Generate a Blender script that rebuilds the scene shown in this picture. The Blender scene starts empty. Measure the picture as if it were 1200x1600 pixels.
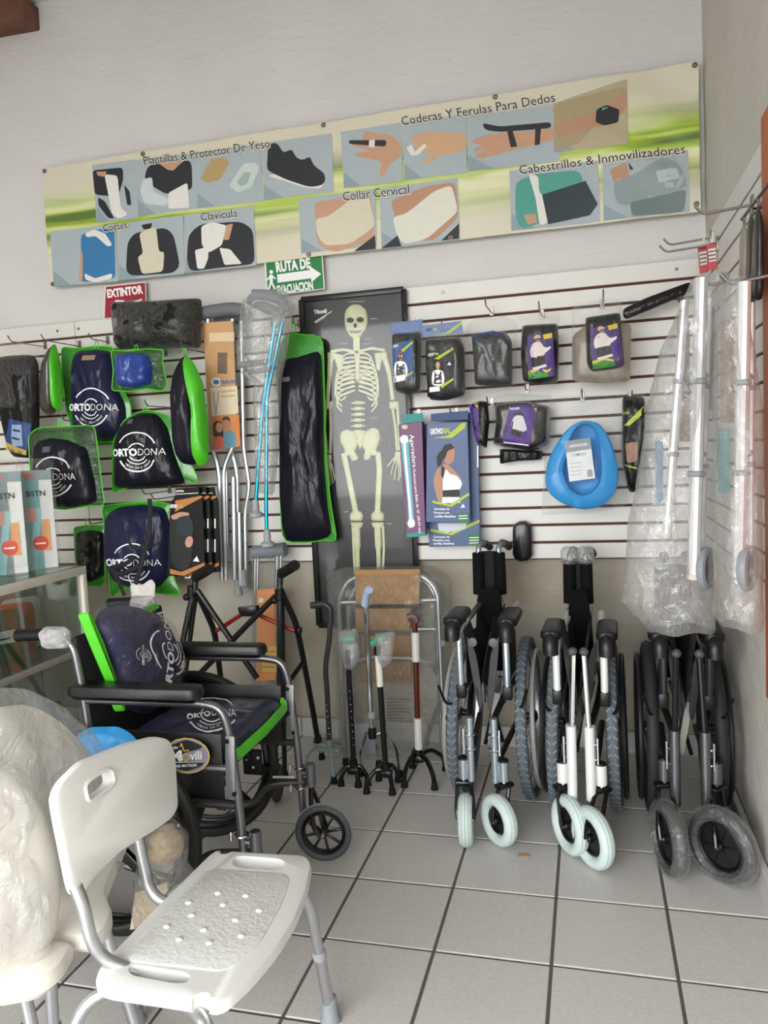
import bpy, bmesh, math, random
from mathutils import Vector as V, Matrix, noise
from mathutils.bvhtree import BVHTree
random.seed(7)
PI = math.pi
SC = bpy.context.scene
COL = SC.collection
# ---------------------------------------------------------------- camera
F, YAW, PIT, ROL = 1214.489, -0.26022, -0.07822, -0.04761
H = 1.3533
_f = V((math.sin(YAW)*math.cos(PIT), math.cos(YAW)*math.cos(PIT), math.sin(PIT)))
_r = V((math.cos(YAW), -math.sin(YAW), 0)); _u = _r.cross(_f)
RT = _r*math.cos(ROL)+_u*math.sin(ROL); UP = _u*math.cos(ROL)-_r*math.sin(ROL)
CAM = V((0, 0, H))
cd = bpy.data.cameras.new('camera'); co = bpy.data.objects.new('camera', cd); COL.objects.link(co)
cd.sensor_fit = 'VERTICAL'; cd.sensor_height = 36; cd.lens = F*36/1600; cd.clip_start = .05
co.matrix_world = Matrix(((RT.x, UP.x, -_f.x, 0), (RT.y, UP.y, -_f.y, 0), (RT.z, UP.z, -_f.z, H), (0, 0, 0, 1)))
SC.camera = co
# ---------------------------------------------------------------- daylight (overcast street in front of the open shop) and exposure
w = bpy.data.worlds.new('overcast_sky'); SC.world = w; w.use_nodes = True
bg = w.node_tree.nodes['Background']; bg.inputs[0].default_value = (.98, .988, .992, 1); bg.inputs[1].default_value = 9.0
SC.view_settings.view_transform = 'Standard'; SC.view_settings.look = 'None'
SC.view_settings.exposure = 0.22; SC.view_settings.gamma = 1; SC.view_settings.use_curve_mapping = False
pd = bpy.data.lights.new('shopfront_portal', 'AREA'); pd.shape = 'RECTANGLE'; pd.size = 3.3; pd.size_y = 2.75; pd.cycles.is_portal = True
po = bpy.data.objects.new('shopfront_portal', pd); COL.objects.link(po); po.location = (-1.35, -1.62, 1.375); po.rotation_euler = (math.radians(90), 0, 0)
# ---------------------------------------------------------------- pixel to place
def ray(x, y): return _f+RT*((x-600)/F)+UP*((800-y)/F)
def at(x, y, Y): d = ray(x, y); return CAM+d*(Y/d.y)
def atX(x, y, X): d = ray(x, y); return CAM+d*(X/d.x)
def atZ(x, y, Z): d = ray(x, y); return CAM+d*((Z-H)/d.z)
class Pl:                                   # a plane with own axes: u right, v up, w towards the viewer's side
    def __init__(s, o, u, v):
        s.o = V(o); s.u = V(u).normalized(); v = V(v); s.v = (v-s.u*v.dot(s.u)).normalized(); s.n = s.u.cross(s.v)
    def px(s, p):
        d = ray(*p); t = (s.o-CAM).dot(s.n)/d.dot(s.n); q = CAM+d*t-s.o
        return (q.dot(s.u), q.dot(s.v))
    def pxs(s, ps): return [s.px(p) for p in ps]
    def W(s, u, v, w=0): return s.o+s.u*u+s.v*v+s.n*w
def wall(Y): return Pl((0, Y, 0), (1, 0, 0), (0, 0, 1))
# ---------------------------------------------------------------- materials
def lin(c): c /= 255; return c/12.92 if c <= .04045 else ((c+.055)/1.055)**2.4
def rgb(h): return tuple(lin(int(h[i:i+2], 16)) for i in (0, 2, 4))+(1,)
MC = {}
def mat(h, ro=.5, me=0, var=.06, bump=0, bs=60, coat=0, stretch=None, name=None, spec=.5):
    k = (h, ro, me, var, bump, bs, coat, stretch, spec)
    if k in MC: return MC[k]
    m = bpy.data.materials.new(name or 'm_'+h); m.use_nodes = True; nt = m.node_tree; N = nt.nodes; L = nt.links
    b = N['Principled BSDF']; c = rgb(h)
    b.inputs['Roughness'].default_value = ro; b.inputs['Metallic'].default_value = me
    b.inputs['Coat Weight'].default_value = coat; b.inputs['Coat Roughness'].default_value = .08
    b.inputs['Specular IOR Level'].default_value = spec
    tc = N.new('ShaderNodeTexCoord'); mp = N.new('ShaderNodeMapping'); L.new(tc.outputs['Object'], mp.inputs[0])
    if stretch: mp.inputs['Scale'].default_value = stretch
    n = N.new('ShaderNodeTexNoise'); n.inputs['Scale'].default_value = bs; n.inputs['Detail'].default_value = 4; L.new(mp.outputs[0], n.inputs[0])
    mx = N.new('ShaderNodeMix'); mx.data_type = 'RGBA'
    mx.inputs[6].default_value = tuple(x*(1-var*2) for x in c[:3])+(1,); mx.inputs[7].default_value = tuple(min(1, x*(1+var*2)) for x in c[:3])+(1,)
    L.new(n.outputs[0], mx.inputs[0]); L.new(mx.outputs[2], b.inputs['Base Color'])
    if bump:
        bp = N.new('ShaderNodeBump'); bp.inputs['Strength'].default_value = bump; bp.inputs['Distance'].default_value = .01
        L.new(n.outputs[0], bp.inputs['Height']); L.new(bp.outputs[0], b.inputs['Normal'])
        if coat: L.new(bp.outputs[0], b.inputs['Coat Normal'])
    MC[k] = m; return m
def flat(h): return mat(h, .55, var=.03, bs=25)
def film(name, tint='ffffff', base=.06, edge=.5, milk=.05, bs=40, bump=.5, ro=.12):
    m = bpy.data.materials.new(name); m.use_nodes = True; nt = m.node_tree; N = nt.nodes; L = nt.links; N.clear()
    o = N.new('ShaderNodeOutputMaterial'); tr = N.new('ShaderNodeBsdfTransparent'); tr.inputs[0].default_value = rgb(tint)
    gl = N.new('ShaderNodeBsdfGlossy'); gl.inputs['Roughness'].default_value = ro; gl.inputs[0].default_value = (.95, .95, .95, 1)
    df = N.new('ShaderNodeBsdfDiffuse'); df.inputs[0].default_value = (.75, .75, .74, 1)
    tc = N.new('ShaderNodeTexCoord'); n = N.new('ShaderNodeTexNoise'); n.inputs['Scale'].default_value = bs; n.inputs['Detail'].default_value = 5; n.inputs['Distortion'].default_value = 1.2
    L.new(tc.outputs['Object'], n.inputs[0]); bp = N.new('ShaderNodeBump'); bp.inputs['Strength'].default_value = bump; bp.inputs['Distance'].default_value = .02
    L.new(n.outputs[0], bp.inputs['Height']); L.new(bp.outputs[0], gl.inputs['Normal'])
    lw = N.new('ShaderNodeLayerWeight'); lw.inputs[0].default_value = .35; L.new(bp.outputs[0], lw.inputs['Normal'])
    mr = N.new('ShaderNodeMapRange'); mr.inputs[3].default_value = base; mr.inputs[4].default_value = edge; L.new(lw.outputs['Facing'], mr.inputs[0])
    a = N.new('ShaderNodeMixShader'); L.new(mr.outputs[0], a.inputs[0]); L.new(tr.outputs[0], a.inputs[1]); L.new(gl.outputs[0], a.inputs[2])
    b = N.new('ShaderNodeMixShader'); b.inputs[0].default_value = milk; L.new(a.outputs[0], b.inputs[1]); L.new(df.outputs[0], b.inputs[2])
    L.new(b.outputs[0], o.inputs[0]); return m
FILM = film('clear_plastic_film', 'ffffff', .015, .32, .006, 38, .8, .05)
FILMM = film('milky_plastic_film', 'f6f6f6', .06, .55, .13, 18, 1.0, .1)
FILMW = film('white_wrapping_film', 'ffffff', .06, .5, .14, 22, 1.6, .1)
FILMC = film('tight_clear_wrap', 'ffffff', .05, .5, .05, 30, .8, .08)
GLASS = film('showcase_glass', 'e8efec', .05, .35, .015, 3, 0, .03)
GREENFILM = film('green_tinted_film', '5cc840', .03, .35, .02, 30, .7, .08)
CHROME = mat('d8dadc', .14, 1, .03); ALU = mat('c9ccd0', .32, 1, .04); HAMMER = mat('77767a', .3, .85, .12, .06, 200)
STEEL = mat('8b8680', .35, .9); BLACK = mat('0c0c0d', .45, 0, .1, spec=.35); RUBBER = mat('111112', .7, 0, .1, .05, 120, spec=.3); DARKM = mat('1e1e20', .35, .5)
BLKGLOSS = mat('060607', .3, 0, .1, coat=.2, spec=.4); WHITEP = mat('e6e6e3', .42, 0, .02, .04, 30); GREYP = mat('8c9297', .5, 0, .05); GREYTIP = mat('9a9da0', .6)
NAVY = mat('191b3a', .6, 0, .15, .6, 26, spec=.2, coat=.25, stretch=(1, 1, .25)); NAVYBLK = mat('0c0c1a', .6, 0, .15, .7, 30, spec=.2, coat=.28, stretch=(1.2, 1, .22))
LIME = mat('4fc022', .4, 0, .1, .15, 40, coat=.3); LIMED = mat('2f8a1e', .35, 0, .12, .2, 30, coat=.5)
BLKPACK = mat('0b0908', .6, 0, .2, .7, 26, spec=.2, coat=.28, stretch=(1.3, 1, .3)); PRINTW = flat('f4f4f5'); INK = flat('1d1d28')
# ---------------------------------------------------------------- objects
ORG = {}
def meta(o, label, cat, group=None, kind=None):
    if label: o['label'] = label
    if cat: o['category'] = cat
    if group: o['group'] = group
    if kind: o['kind'] = kind
    return o
def thing(name, label, cat, loc, group=None):
    o = bpy.data.objects.new(name, None); COL.objects.link(o); o.location = V(loc); o.empty_display_size = .05
    ORG[o] = V(loc); return meta(o, label, cat, group)
def obj(name, vs, fs, m, parent=None, smooth=True, fm=None, label=None, cat=None, group=None, kind=None):
    vs = [V(v) for v in vs]
    if parent is None:
        xs = [v.x for v in vs]; ys = [v.y for v in vs]; zs = [v.z for v in vs]
        og = V(((min(xs)+max(xs))/2, (min(ys)+max(ys))/2, min(zs)))
    else: og = ORG[parent]
    me = bpy.data.meshes.new(name); me.from_pydata([tuple(v-og) for v in vs], [], [tuple(f) for f in fs])
    for x in (m if isinstance(m, (list, tuple)) else [m]): me.materials.append(x)
    if fm: me.polygons.foreach_set('material_index', fm)
    if smooth: me.shade_smooth()
    me.update()
    o = bpy.data.objects.new(name, me); COL.objects.link(o)
    if parent is None: o.location = og
    else: o.parent = parent
    ORG[o] = og
    if smooth == 2: sharp(me)
    return meta(o, label, cat, group, kind)
def sharp(me, ang=.6): me.set_sharp_from_angle(angle=ang)
class MB:                                   # collects pieces of ONE part
    def __init__(s): s.v = []; s.f = []; s.m = []
    def add(s, g, mi=0):
        v, f = g; k = len(s.v); s.v += list(v); s.f += [tuple(i+k for i in q) for q in f]; s.m += [mi]*len(f); return s
    def put(s, name, m, parent=None, smooth=2, **k): return obj(name, s.v, s.f, m, parent, smooth, s.m, **k)
def part(name, g, m, parent, smooth=2, **k): return obj(name, g[0], g[1], m, parent, smooth, **k)
def from_bm(bm):
    bm.verts.ensure_lookup_table(); r = ([v.co.copy() for v in bm.verts], [tuple(v.index for v in f.verts) for f in bm.faces]); return r
# shapes ----------------------------------------------------------
def rbox(c, s, bev=.003, ax=None, seg=2):
    bm = bmesh.new(); bmesh.ops.create_cube(bm, size=1)
    for v in bm.verts: v.co = V((v.co.x*s[0], v.co.y*s[1], v.co.z*s[2]))
    if bev: bmesh.ops.bevel(bm, geom=list(bm.edges), offset=min(bev, min(s)*.45), segments=seg, affect='EDGES', profile=.5)
    bm.verts.index_update(); g = from_bm(bm); bm.free(); c = V(c)
    if ax: A, B, D = [V(a).normalized() for a in ax]; return ([c+A*v.x+B*v.y+D*v.z for v in g[0]], g[1])
    return ([c+v for v in g[0]], g[1])
def bar(a, b, wdt, hgt, bev=.002, upv=(0, 0, 1)):
    a, b = V(a), V(b); d = b-a; u = V(upv); s = d.cross(u)
    if s.length < 1e-5: s = d.cross(V((1, 0, 0)))
    s.normalize(); t = s.cross(d).normalized()
    return rbox((a+b)/2, (d.length, wdt, hgt), bev, (d, s, t))
def fillet(pts, r, n=4):
    pts = [V(p) for p in pts]
    if not r or len(pts) < 3: return pts
    o = [pts[0]]
    for i in range(1, len(pts)-1):
        a, b, c = pts[i-1], pts[i], pts[i+1]; l = min(r, (a-b).length*.48, (c-b).length*.48)
        p = b+(a-b).normalized()*l; q = b+(c-b).normalized()*l
        for k in range(n+1): t = k/n; o.append(p*(1-t)**2+b*2*t*(1-t)+q*t*t)
    return o+[pts[-1]]
def tube(pts, r, seg=8, fr=.03, cap=True, sq=None):
    P = fillet(pts, fr); n = len(P); R = r if isinstance(r, (list, tuple)) else None
    vs = []; fs = []; t0 = (P[1]-P[0]).normalized(); a = t0.cross(V((0, 0, 1)))
    if a.length < .05: a = t0.cross(V((0, 1, 0)))
    a.normalize()
    for i in range(n):
        t = (P[min(i+1, n-1)]-P[max(i-1, 0)]).normalized(); a = (a-t*a.dot(t)).normalized(); b = t.cross(a)
        rr = R[0]+(R[-1]-R[0])*i/(n-1) if R else r
        for k in range(seg):
            q = 2*PI*k/seg; d = a*math.cos(q)*rr+b*math.sin(q)*rr
            if sq: d -= sq[0]*d.dot(sq[0])*(1-sq[1])
            vs.append(P[i]+d)
    for i in range(n-1):
        for k in range(seg): fs.append((i*seg+k, i*seg+(k+1) % seg, (i+1)*seg+(k+1) % seg, (i+1)*seg+k))
    if cap: fs += [tuple(range(seg))[::-1], tuple(range((n-1)*seg, n*seg))]
    return vs, fs
def frame(ax):
    ax = V(ax).normalized(); a = ax.cross(V((0, 0, 1)))
    if a.length < .05: a = ax.cross(V((0, 1, 0)))
    a.normalize(); return ax, a, a.cross(ax)
def torus(c, ax, R, r, n=40, k=10, rw=None, a0=0, a1=2*PI):
    ax, a, b = frame(ax); c = V(c); vs = []; fs = []; rw = rw or r; full = a1-a0 > 6.28; m = n if full else n+1
    for i in range(m):
        q = a0+(a1-a0)*i/n; d = a*math.cos(q)+b*math.sin(q)
        for j in range(k): s = 2*PI*j/k; vs.append(c+d*(R+r*math.cos(s))+ax*(rw*math.sin(s)))
    for i in range(n):
        for j in range(k): fs.append((i*k+j, (i+1) % m*k+j, (i+1) % m*k+(j+1) % k, i*k+(j+1) % k))
    return vs, fs
def lathe(c, ax, prof, n=20):               # prof: (radius, along)
    ax, a, b = frame(ax); c = V(c); vs = []; fs = []; k = len(prof)
    for i in range(n):
        q = 2*PI*i/n; d = a*math.cos(q)+b*math.sin(q)
        for r, h in prof: vs.append(c+d*r+ax*h)
    for i in range(n):
        for j in range(k-1): fs.append((i*k+j, i*k+j+1, (i+1) % n*k+j+1, (i+1) % n*k+j))
    fs.append(tuple(i*k for i in range(n))); fs.append(tuple(i*k+k-1 for i in range(n))[::-1])
    return vs, fs
def cyl(a, b, r, n=12, bev=.15):
    a, b = V(a), V(b); L = (b-a).length; e = min(r*bev, L*.3)
    return lathe(a, b-a, [(r-e, 0), (r, e), (r, L-e), (r-e, L)], n)
def ell(c, rx, ry, rz, n=12, m=8):
    vs = [V(c)+V((0, 0, rz)), V(c)-V((0, 0, rz))]; fs = []
    for i in range(1, m):
        t = PI*i/m
        for k in range(n): q = 2*PI*k/n; vs.append(V(c)+V((rx*math.sin(t)*math.cos(q), ry*math.sin(t)*math.sin(q), rz*math.cos(t))))
    for k in range(n):
        fs.append((0, 2+k, 2+(k+1) % n)); fs.append((1, 2+(m-2)*n+(k+1) % n, 2+(m-2)*n+k))
        for i in range(m-2): fs.append((2+i*n+k, 2+(i+1)*n+k, 2+(i+1)*n+(k+1) % n, 2+i*n+(k+1) % n))
    return vs, fs
def resample(ps, n, sm=0):
    P = [V((p[0], p[1], 0)) for p in ps]; m = len(P); L = [0]
    for i in range(m): L.append(L[-1]+(P[(i+1) % m]-P[i]).length)
    o = []
    for k in range(n):
        t = L[-1]*k/n; i = max(j for j in range(m) if L[j] <= t+1e-12); d = L[i+1]-L[i]
        o.append(P[i].lerp(P[(i+1) % m], (t-L[i])/d if d else 0))
    for _ in range(sm): o = [(o[i-1]+o[i]*2+o[(i+1) % n])/4 for i in range(n)]
    return [(p.x, p.y) for p in o]
def puff(pl, uv, th, n=48, rings=9, sm=2, wr=.006, ws=14, back=.25, pw=3, seed=0, edge=.5, vst=.35):
    """pillow-like pack: outline uv on plane pl, bulging th to the front"""
    o = resample(uv, n, sm); cx = sum(p[0] for p in o)/n; cy = sum(p[1] for p in o)/n; L = []; fs = []
    for side in (1, -1):
        base = len(L); t = th if side > 0 else th*back
        for r in range(rings):
            q = 1-r/rings
            for (x, y) in o:
                u = cx+(x-cx)*q; v = cy+(y-cy)*q; d = t*(1-q**pw)**edge
                z = noise.noise(V((u*ws+seed*3.1, v*ws*vst+seed, seed*1.7+side)))*wr*(.35+1-q**4)
                z2 = noise.noise(V((u*ws*2.7+9, v*ws*2.7*vst, seed)))*wr*.5*(1-q**6)
                L.append((u, v, side*(d+max(z+z2, -d*.7))))
        L.append((cx, cy, side*t)); c = len(L)-1
        for r in range(rings-1):
            for k in range(n):
                a, b2, c2, d2 = base+r*n+k, base+r*n+(k+1) % n, base+(r+1)*n+(k+1) % n, base+(r+1)*n+k
                fs.append((a, b2, c2, d2)[::side])
        for k in range(n): fs.append((base+(rings-1)*n+k, base+(rings-1)*n+(k+1) % n, c)[::side])
    m = rings*n+1
    for k in range(n): fs.append((k, m+k, m+(k+1) % n, (k+1) % n))
    bv = BVHTree.FromPolygons([V(p) for p in L], fs)
    def surf(u, v):
        h = bv.ray_cast(V((u, v, 1)), V((0, 0, -1)))
        return max(h[0].z if h[0] else 0, th*.55)
    return ([pl.W(*p) for p in L], fs), surf
def slab(pl, uv, w0, w1, bev=.004, n=0, sm=0):
    """extruded outline with softened front and back edges"""
    o = resample(uv, n, sm) if n else list(uv); n = len(o); cx = sum(p[0] for p in o)/n; cy = sum(p[1] for p in o)/n
    ar = sum(o[i-1][0]*o[i][1]-o[i][0]*o[i-1][1] for i in range(n))
    if ar < 0: o = o[::-1]
    def inset(e):
        r = []
        for i in range(n):
            a, b, c = V(o[i-1]+(0,)), V(o[i]+(0,)), V(o[(i+1) % n]+(0,)); d1 = (b-a); d2 = (c-b)
            d1 = d1.normalized() if d1.length else V((1, 0, 0)); d2 = d2.normalized() if d2.length else d1
            n1 = V((-d1.y, d1.x, 0)); n2 = V((-d2.y, d2.x, 0)); m = n1+n2
            m = m.normalized()*min(2, 1/max(.4, m.normalized().dot(n1))) if m.length > .01 else n1; r.append((b.x+m.x*e, b.y+m.y*e))
        return r
    lay = [(inset(bev), w0), (o, w0+bev), (o, w1-bev), (inset(bev*.3), w1-bev*.3), (inset(bev), w1)] if bev else [(o, w0), (o, w1)]
    vs = []; fs = []
    for ps, w_ in lay: vs += [pl.W(p[0], p[1], w_) for p in ps]
    for j in range(len(lay)-1):
        for k in range(n): fs.append((j*n+k, j*n+(k+1) % n, (j+1)*n+(k+1) % n, (j+1)*n+k))
    fs += [tuple(range(n))[::-1], tuple(range((len(lay)-1)*n, len(lay)*n))]
    return vs, fs
def rrect(u0, v0, u1, v1, r, k=4):
    o = []
    for cx, cy, a in ((u1-r, v1-r, 0), (u0+r, v1-r, 90), (u0+r, v0+r, 180), (u1-r, v0+r, 270)):
        for i in range(k+1): q = math.radians(a+90*i/k); o.append((cx+r*math.cos(q), cy+r*math.sin(q)))
    return o
def circ(c, r, n=20, ry=None): return [(c[0]+r*math.cos(2*PI*i/n), c[1]+(ry or r)*math.sin(2*PI*i/n)) for i in range(n)]
# flat print --------------------------------------------------------
def fine(vs2, faces, L):
    bm = bmesh.new(); vv = [bm.verts.new((p[0], p[1], 0)) for p in vs2]
    for f in faces:
        try: bm.faces.new([vv[i] for i in f])
        except ValueError: pass
    bmesh.ops.triangulate(bm, faces=list(bm.faces))
    for _ in range(4):
        e = [e for e in bm.edges if e.calc_length() > L]
        if not e: break
        bmesh.ops.subdivide_edges(bm, edges=e, cuts=1); bmesh.ops.triangulate(bm, faces=[f for f in bm.faces if len(f.verts) > 3])
    bm.verts.index_update(); r = [(v.co.x, v.co.y) for v in bm.verts], [tuple(v.index for v in f.verts) for f in bm.faces]; bm.free(); return r
class Print:                                # printed ink on one surface: coloured pieces lying on it
    def __init__(s, pl, surf=None, lift=.0012, step=.0004, L=.02): s.pl = pl; s.sf = surf; s.li = lift; s.st = step; s.k = 0; s.g = MB(); s.ms = []; s.L = L
    def uv(s, pts, faces, m):
        if m not in s.ms: s.ms.append(m)
        if s.sf: pts, faces = fine(pts, faces, s.L)
        s.k += 1; w_ = s.li+s.st*s.k
        s.g.add(([s.pl.W(p[0], p[1], (s.sf(*p) if s.sf else 0)+w_) for p in pts], faces), s.ms.index(m)); return s
    def poly(s, px, m, sm=0, n=0):
        q = s.pl.pxs(px)
        if n: q = resample(q, n, sm)
        return s.uv(q, [tuple(range(len(q)))], m if not isinstance(m, str) else flat(m))
    def rect(s, x0, y0, x1, y1, m, sk=0): return s.poly([(x0, y1), (x1, y1+sk), (x1, y0+sk), (x0, y0)], m)
    def oval(s, x, y, rx, ry, m, rot=0):
        c, d = math.cos(rot), math.sin(rot)
        return s.poly([(x+p[0]*c-p[1]*d, y+p[0]*d+p[1]*c) for p in circ((0, 0), rx, 18, ry)], m)
    def line(s, px, wpx, m):
        for a, b in zip(px[:-1], px[1:]):
            d = math.hypot(b[0]-a[0], b[1]-a[1]) or 1; nx, ny = -(b[1]-a[1])/d*wpx/2, (b[0]-a[0])/d*wpx/2
            s.poly([(a[0]-nx, a[1]-ny), (b[0]-nx, b[1]-ny), (b[0]+nx, b[1]+ny), (a[0]+nx, a[1]+ny)], m); s.k -= 1
        s.k += 1; return s
    def text(s, t, p0, p1, hpx, m, bold=0):
        pts, fc, wd, hh = glyphs(t, bold); dx, dy = p1[0]-p0[0], p1[1]-p0[1]; l = math.hypot(dx, dy)
        a = V(s.pl.px(p0)+(0,)); b = V(s.pl.px(p1)+(0,)); c = V(s.pl.px((p0[0]+dy/l*hpx, p0[1]-dx/l*hpx))+(0,))
        q = [a+(b-a)*(x/wd)+(c-a)*(y/.7) for x, y in pts]
        return s.uv([(p.x, p.y) for p in q], fc, m if not isinstance(m, str) else flat(m))
    def put(s, name, parent, **k): return s.g.put(name, s.ms, parent, smooth=False, **k)
GL = {}
def glyphs(t, bold=0):
    if (t, bold) in GL: return GL[(t, bold)]
    c = bpy.data.curves.new('lettering', 'FONT'); c.body = t; c.size = 1; c.resolution_u = 2; c.offset = bold; c.fill_mode = 'FRONT'
    o = bpy.data.objects.new('lettering', c); me = bpy.data.meshes.new_from_object(o)
    p = [(v.co.x, v.co.y) for v in me.vertices]; f = [tuple(q.vertices) for q in me.polygons]
    bpy.data.objects.remove(o); bpy.data.curves.remove(c); bpy.data.meshes.remove(me)
    x0 = min(a[0] for a in p); p = [(a[0]-x0, a[1]) for a in p]; r = (p, f, max(a[0] for a in p), 1); GL[(t, bold)] = r; return r
def cut(o, g):
    """carve the closed shape g out of object o"""
    c = obj('cutter', g[0], g[1], BLACK, smooth=False)
    md = o.modifiers.new('carve', 'BOOLEAN'); md.object = c; md.operation = 'DIFFERENCE'; md.solver = 'EXACT'
    bpy.context.view_layer.update(); dg = bpy.context.evaluated_depsgraph_get()
    me = bpy.data.meshes.new_from_object(o.evaluated_get(dg)); o.modifiers.clear(); old = o.data; o.data = me; me.name = o.name; bpy.data.meshes.remove(old)
    cm = c.data; bpy.data.objects.remove(c); bpy.data.meshes.remove(cm); me.shade_smooth(); sharp(me)
# ================================================================ the room
YW = 3.425; ZT = 2.067; PW = .0762; XR = .47; XL = -4.6; YF = -1.6; ZC = 3.62; S = .312; GX, GY = -1.0644, 2.8921
def plaster(name, h, bump, sc, low=None):
    m = bpy.data.materials.new(name); m.use_nodes = True; N = m.node_tree.nodes; L = m.node_tree.links; b = N['Principled BSDF']
    tc = N.new('ShaderNodeTexCoord'); n1 = N.new('ShaderNodeTexNoise'); n1.inputs['Scale'].default_value = sc; n1.inputs['Detail'].default_value = 8; n1.inputs['Roughness'].default_value = .6
    n2 = N.new('ShaderNodeTexNoise'); n2.inputs['Scale'].default_value = 1.6; n2.inputs['Detail'].default_value = 6
    mp = N.new('ShaderNodeMapping'); mp.inputs['Scale'].default_value = (1, 1, 2.2)
    L.new(tc.outputs['Object'], mp.inputs[0]); L.new(mp.outputs[0], n1.inputs[0]); L.new(tc.outputs['Object'], n2.inputs[0])
    r = N.new('ShaderNodeValToRGB'); c = rgb(h); r.color_ramp.elements[0].position = .3; r.color_ramp.elements[1].position = .7
    r.color_ramp.elements[0].color = tuple(x*.9 for x in c[:3])+(1,); r.color_ramp.elements[1].color = c; L.new(n2.outputs[0], r.inputs[0]); src = r.outputs[0]
    if low:                                 # the wall below the boards is darker beige, its shade put into the colour
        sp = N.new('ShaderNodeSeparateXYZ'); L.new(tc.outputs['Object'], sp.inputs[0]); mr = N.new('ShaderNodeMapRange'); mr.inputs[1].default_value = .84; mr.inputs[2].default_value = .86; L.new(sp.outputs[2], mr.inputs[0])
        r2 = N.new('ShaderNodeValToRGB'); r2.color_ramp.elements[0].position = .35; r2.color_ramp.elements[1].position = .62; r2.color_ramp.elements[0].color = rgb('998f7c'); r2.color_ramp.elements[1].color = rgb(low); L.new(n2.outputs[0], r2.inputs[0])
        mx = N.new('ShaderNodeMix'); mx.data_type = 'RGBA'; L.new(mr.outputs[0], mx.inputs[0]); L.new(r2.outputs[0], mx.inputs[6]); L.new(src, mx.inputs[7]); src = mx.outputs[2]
    L.new(src, b.inputs['Base Color'])
    bp = N.new('ShaderNodeBump'); bp.inputs['Strength'].default_value = bump; bp.inputs['Distance'].default_value = .03; L.new(n1.outputs[0], bp.inputs['Height']); L.new(bp.outputs[0], b.inputs['Normal'])
    b.inputs['Roughness'].default_value = .8; return m
PLASTER = plaster('white_plaster', 'dcdad8', .6, 5); PLASTB = plaster('white_and_shaded_beige_plaster', 'dcdad8', .6, 5, 'b9b4a6'); PLAST2 = plaster('worn_plaster', 'd2cec4', .4, 7)
SLAT = mat('dddbd5', .38, 0, .03, .02, 8); GROOVE = mat('553421', .8, 0, .15); TILE = mat('c6c4c1', .42, 0, .07, .05, 90); GROUT = mat('5f5751', .9, 0, .15); WOOD = mat('6b4636', .7, 0, .2, .2, 12)
def wallgrid(o, u, v, nu, nv, amp, sc, nrm):
    o, u, v, nrm = V(o), V(u), V(v), V(nrm); vs = []; fs = []
    for j in range(nv+1):
        for i in range(nu+1):
            p = o+u*(i/nu)+v*(j/nv); vs.append(p+nrm*(noise.fractal(p*sc, 1, 2, 4)*amp))
    for j in range(nv):
        for i in range(nu): a = j*(nu+1)+i; fs.append((a, a+1, a+nu+2, a+nu+1))
    return vs, fs
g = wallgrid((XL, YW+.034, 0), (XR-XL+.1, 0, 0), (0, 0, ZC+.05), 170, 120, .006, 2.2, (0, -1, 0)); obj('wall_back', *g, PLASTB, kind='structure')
g = wallgrid((XR+.009, YW+.05, 0), (0, YF-YW-.05, 0), (0, 0, ZC+.05), 150, 90, .005, 2.2, (-1, 0, 0)); obj('wall_right', *g, PLAST2, kind='structure')
part('wall_left', rbox((XL-.05, (YW+YF)/2, ZC/2), (.1, YW-YF+.2, ZC), 0), PLAST2, None, False, kind='structure')
cg = part('ceiling', rbox(((XL+XR)/2, (YW+YF)/2, ZC+.03), (XR-XL+.2, YW-YF+.2, .06), 0), PLASTER, None, False, kind='structure')
part('trim_1', rbox((-3.55, YW-.02, ZC-.045), (2.0, .12, .11), .01, (V((1, 0, -.03)), V((0, 1, 0)), V((.03, 0, 1)))), WOOD, None, kind='structure')
FX0, FX1, FZ = -3.0, .3, 2.75           # open shopfront
fb = MB(); fb.add(rbox(((XL+FX0)/2, YF-.06, ZC/2), (FX0-XL, .12, ZC), 0)); fb.add(rbox(((FX1+XR)/2+.05, YF-.06, ZC/2), (XR-FX1+.1, .12, ZC), 0)); fb.add(rbox(((FX0+FX1)/2, YF-.06, (ZC+FZ)/2), (FX1-FX0, .12, ZC-FZ), 0))
fb.put('wall_front', PLAST2, None, False, kind='structure')
part('ground_street', rbox((-1.5, YF-8.1, -.16), (40, 16, .2), 0), mat('7a7773', .85, 0, .15, .1, 8), None, False, kind='structure')
# floor: grout bed and single tiles
fl = part('floor', rbox(((XL+XR)/2, (YW+YF)/2, -.0285), (XR-XL+.2, YW-YF+.2, .05), 0), GROUT, None, False, kind='structure')
gp = .009
def tile(x0, y0, x1, y1): return rbox(((x0+x1)/2, (y0+y1)/2, -.0075), (x1-x0, y1-y0, .015), .002, seg=1)
rest = MB()
for i in range(-12, 5):
    for j in range(-2, 19):
        x0, x1 = GX+i*S+gp/2, min(GX+(i+1)*S-gp/2, XR); y1, y0 = min(GY-j*S-gp/2, YW+.02), GY-(j+1)*S+gp/2
        if x1-x0 < .02 or y1-y0 < .02 or x0 < XL: continue
        g = tile(x0, y0, x1, y1)
        dz = random.uniform(-.0008, .0004); g = ([v+V((0, 0, dz)) for v in g[0]], g[1])
        if i >= -6 and j <= 6: part('floor_tile', g, TILE, fl)
        else: rest.add(g)
rest.put('floor_tile_field', TILE, fl, kind='stuff')
x = XL; bb = thing('baseboard_back', None, None, (-1, YW, 0)); bb['kind'] = 'structure'
for i in range(-11, 5):
    x0, x1 = GX+i*S+.002, min(GX+(i+1)*S-.002, XR); part('skirting_tile', rbox(((x0+x1)/2, YW+.012, .043), (x1-x0, .016, .09), .002, seg=1), TILE, bb)
br = thing('baseboard_right', None, None, (XR, 2, 0)); br['kind'] = 'structure'
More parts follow.
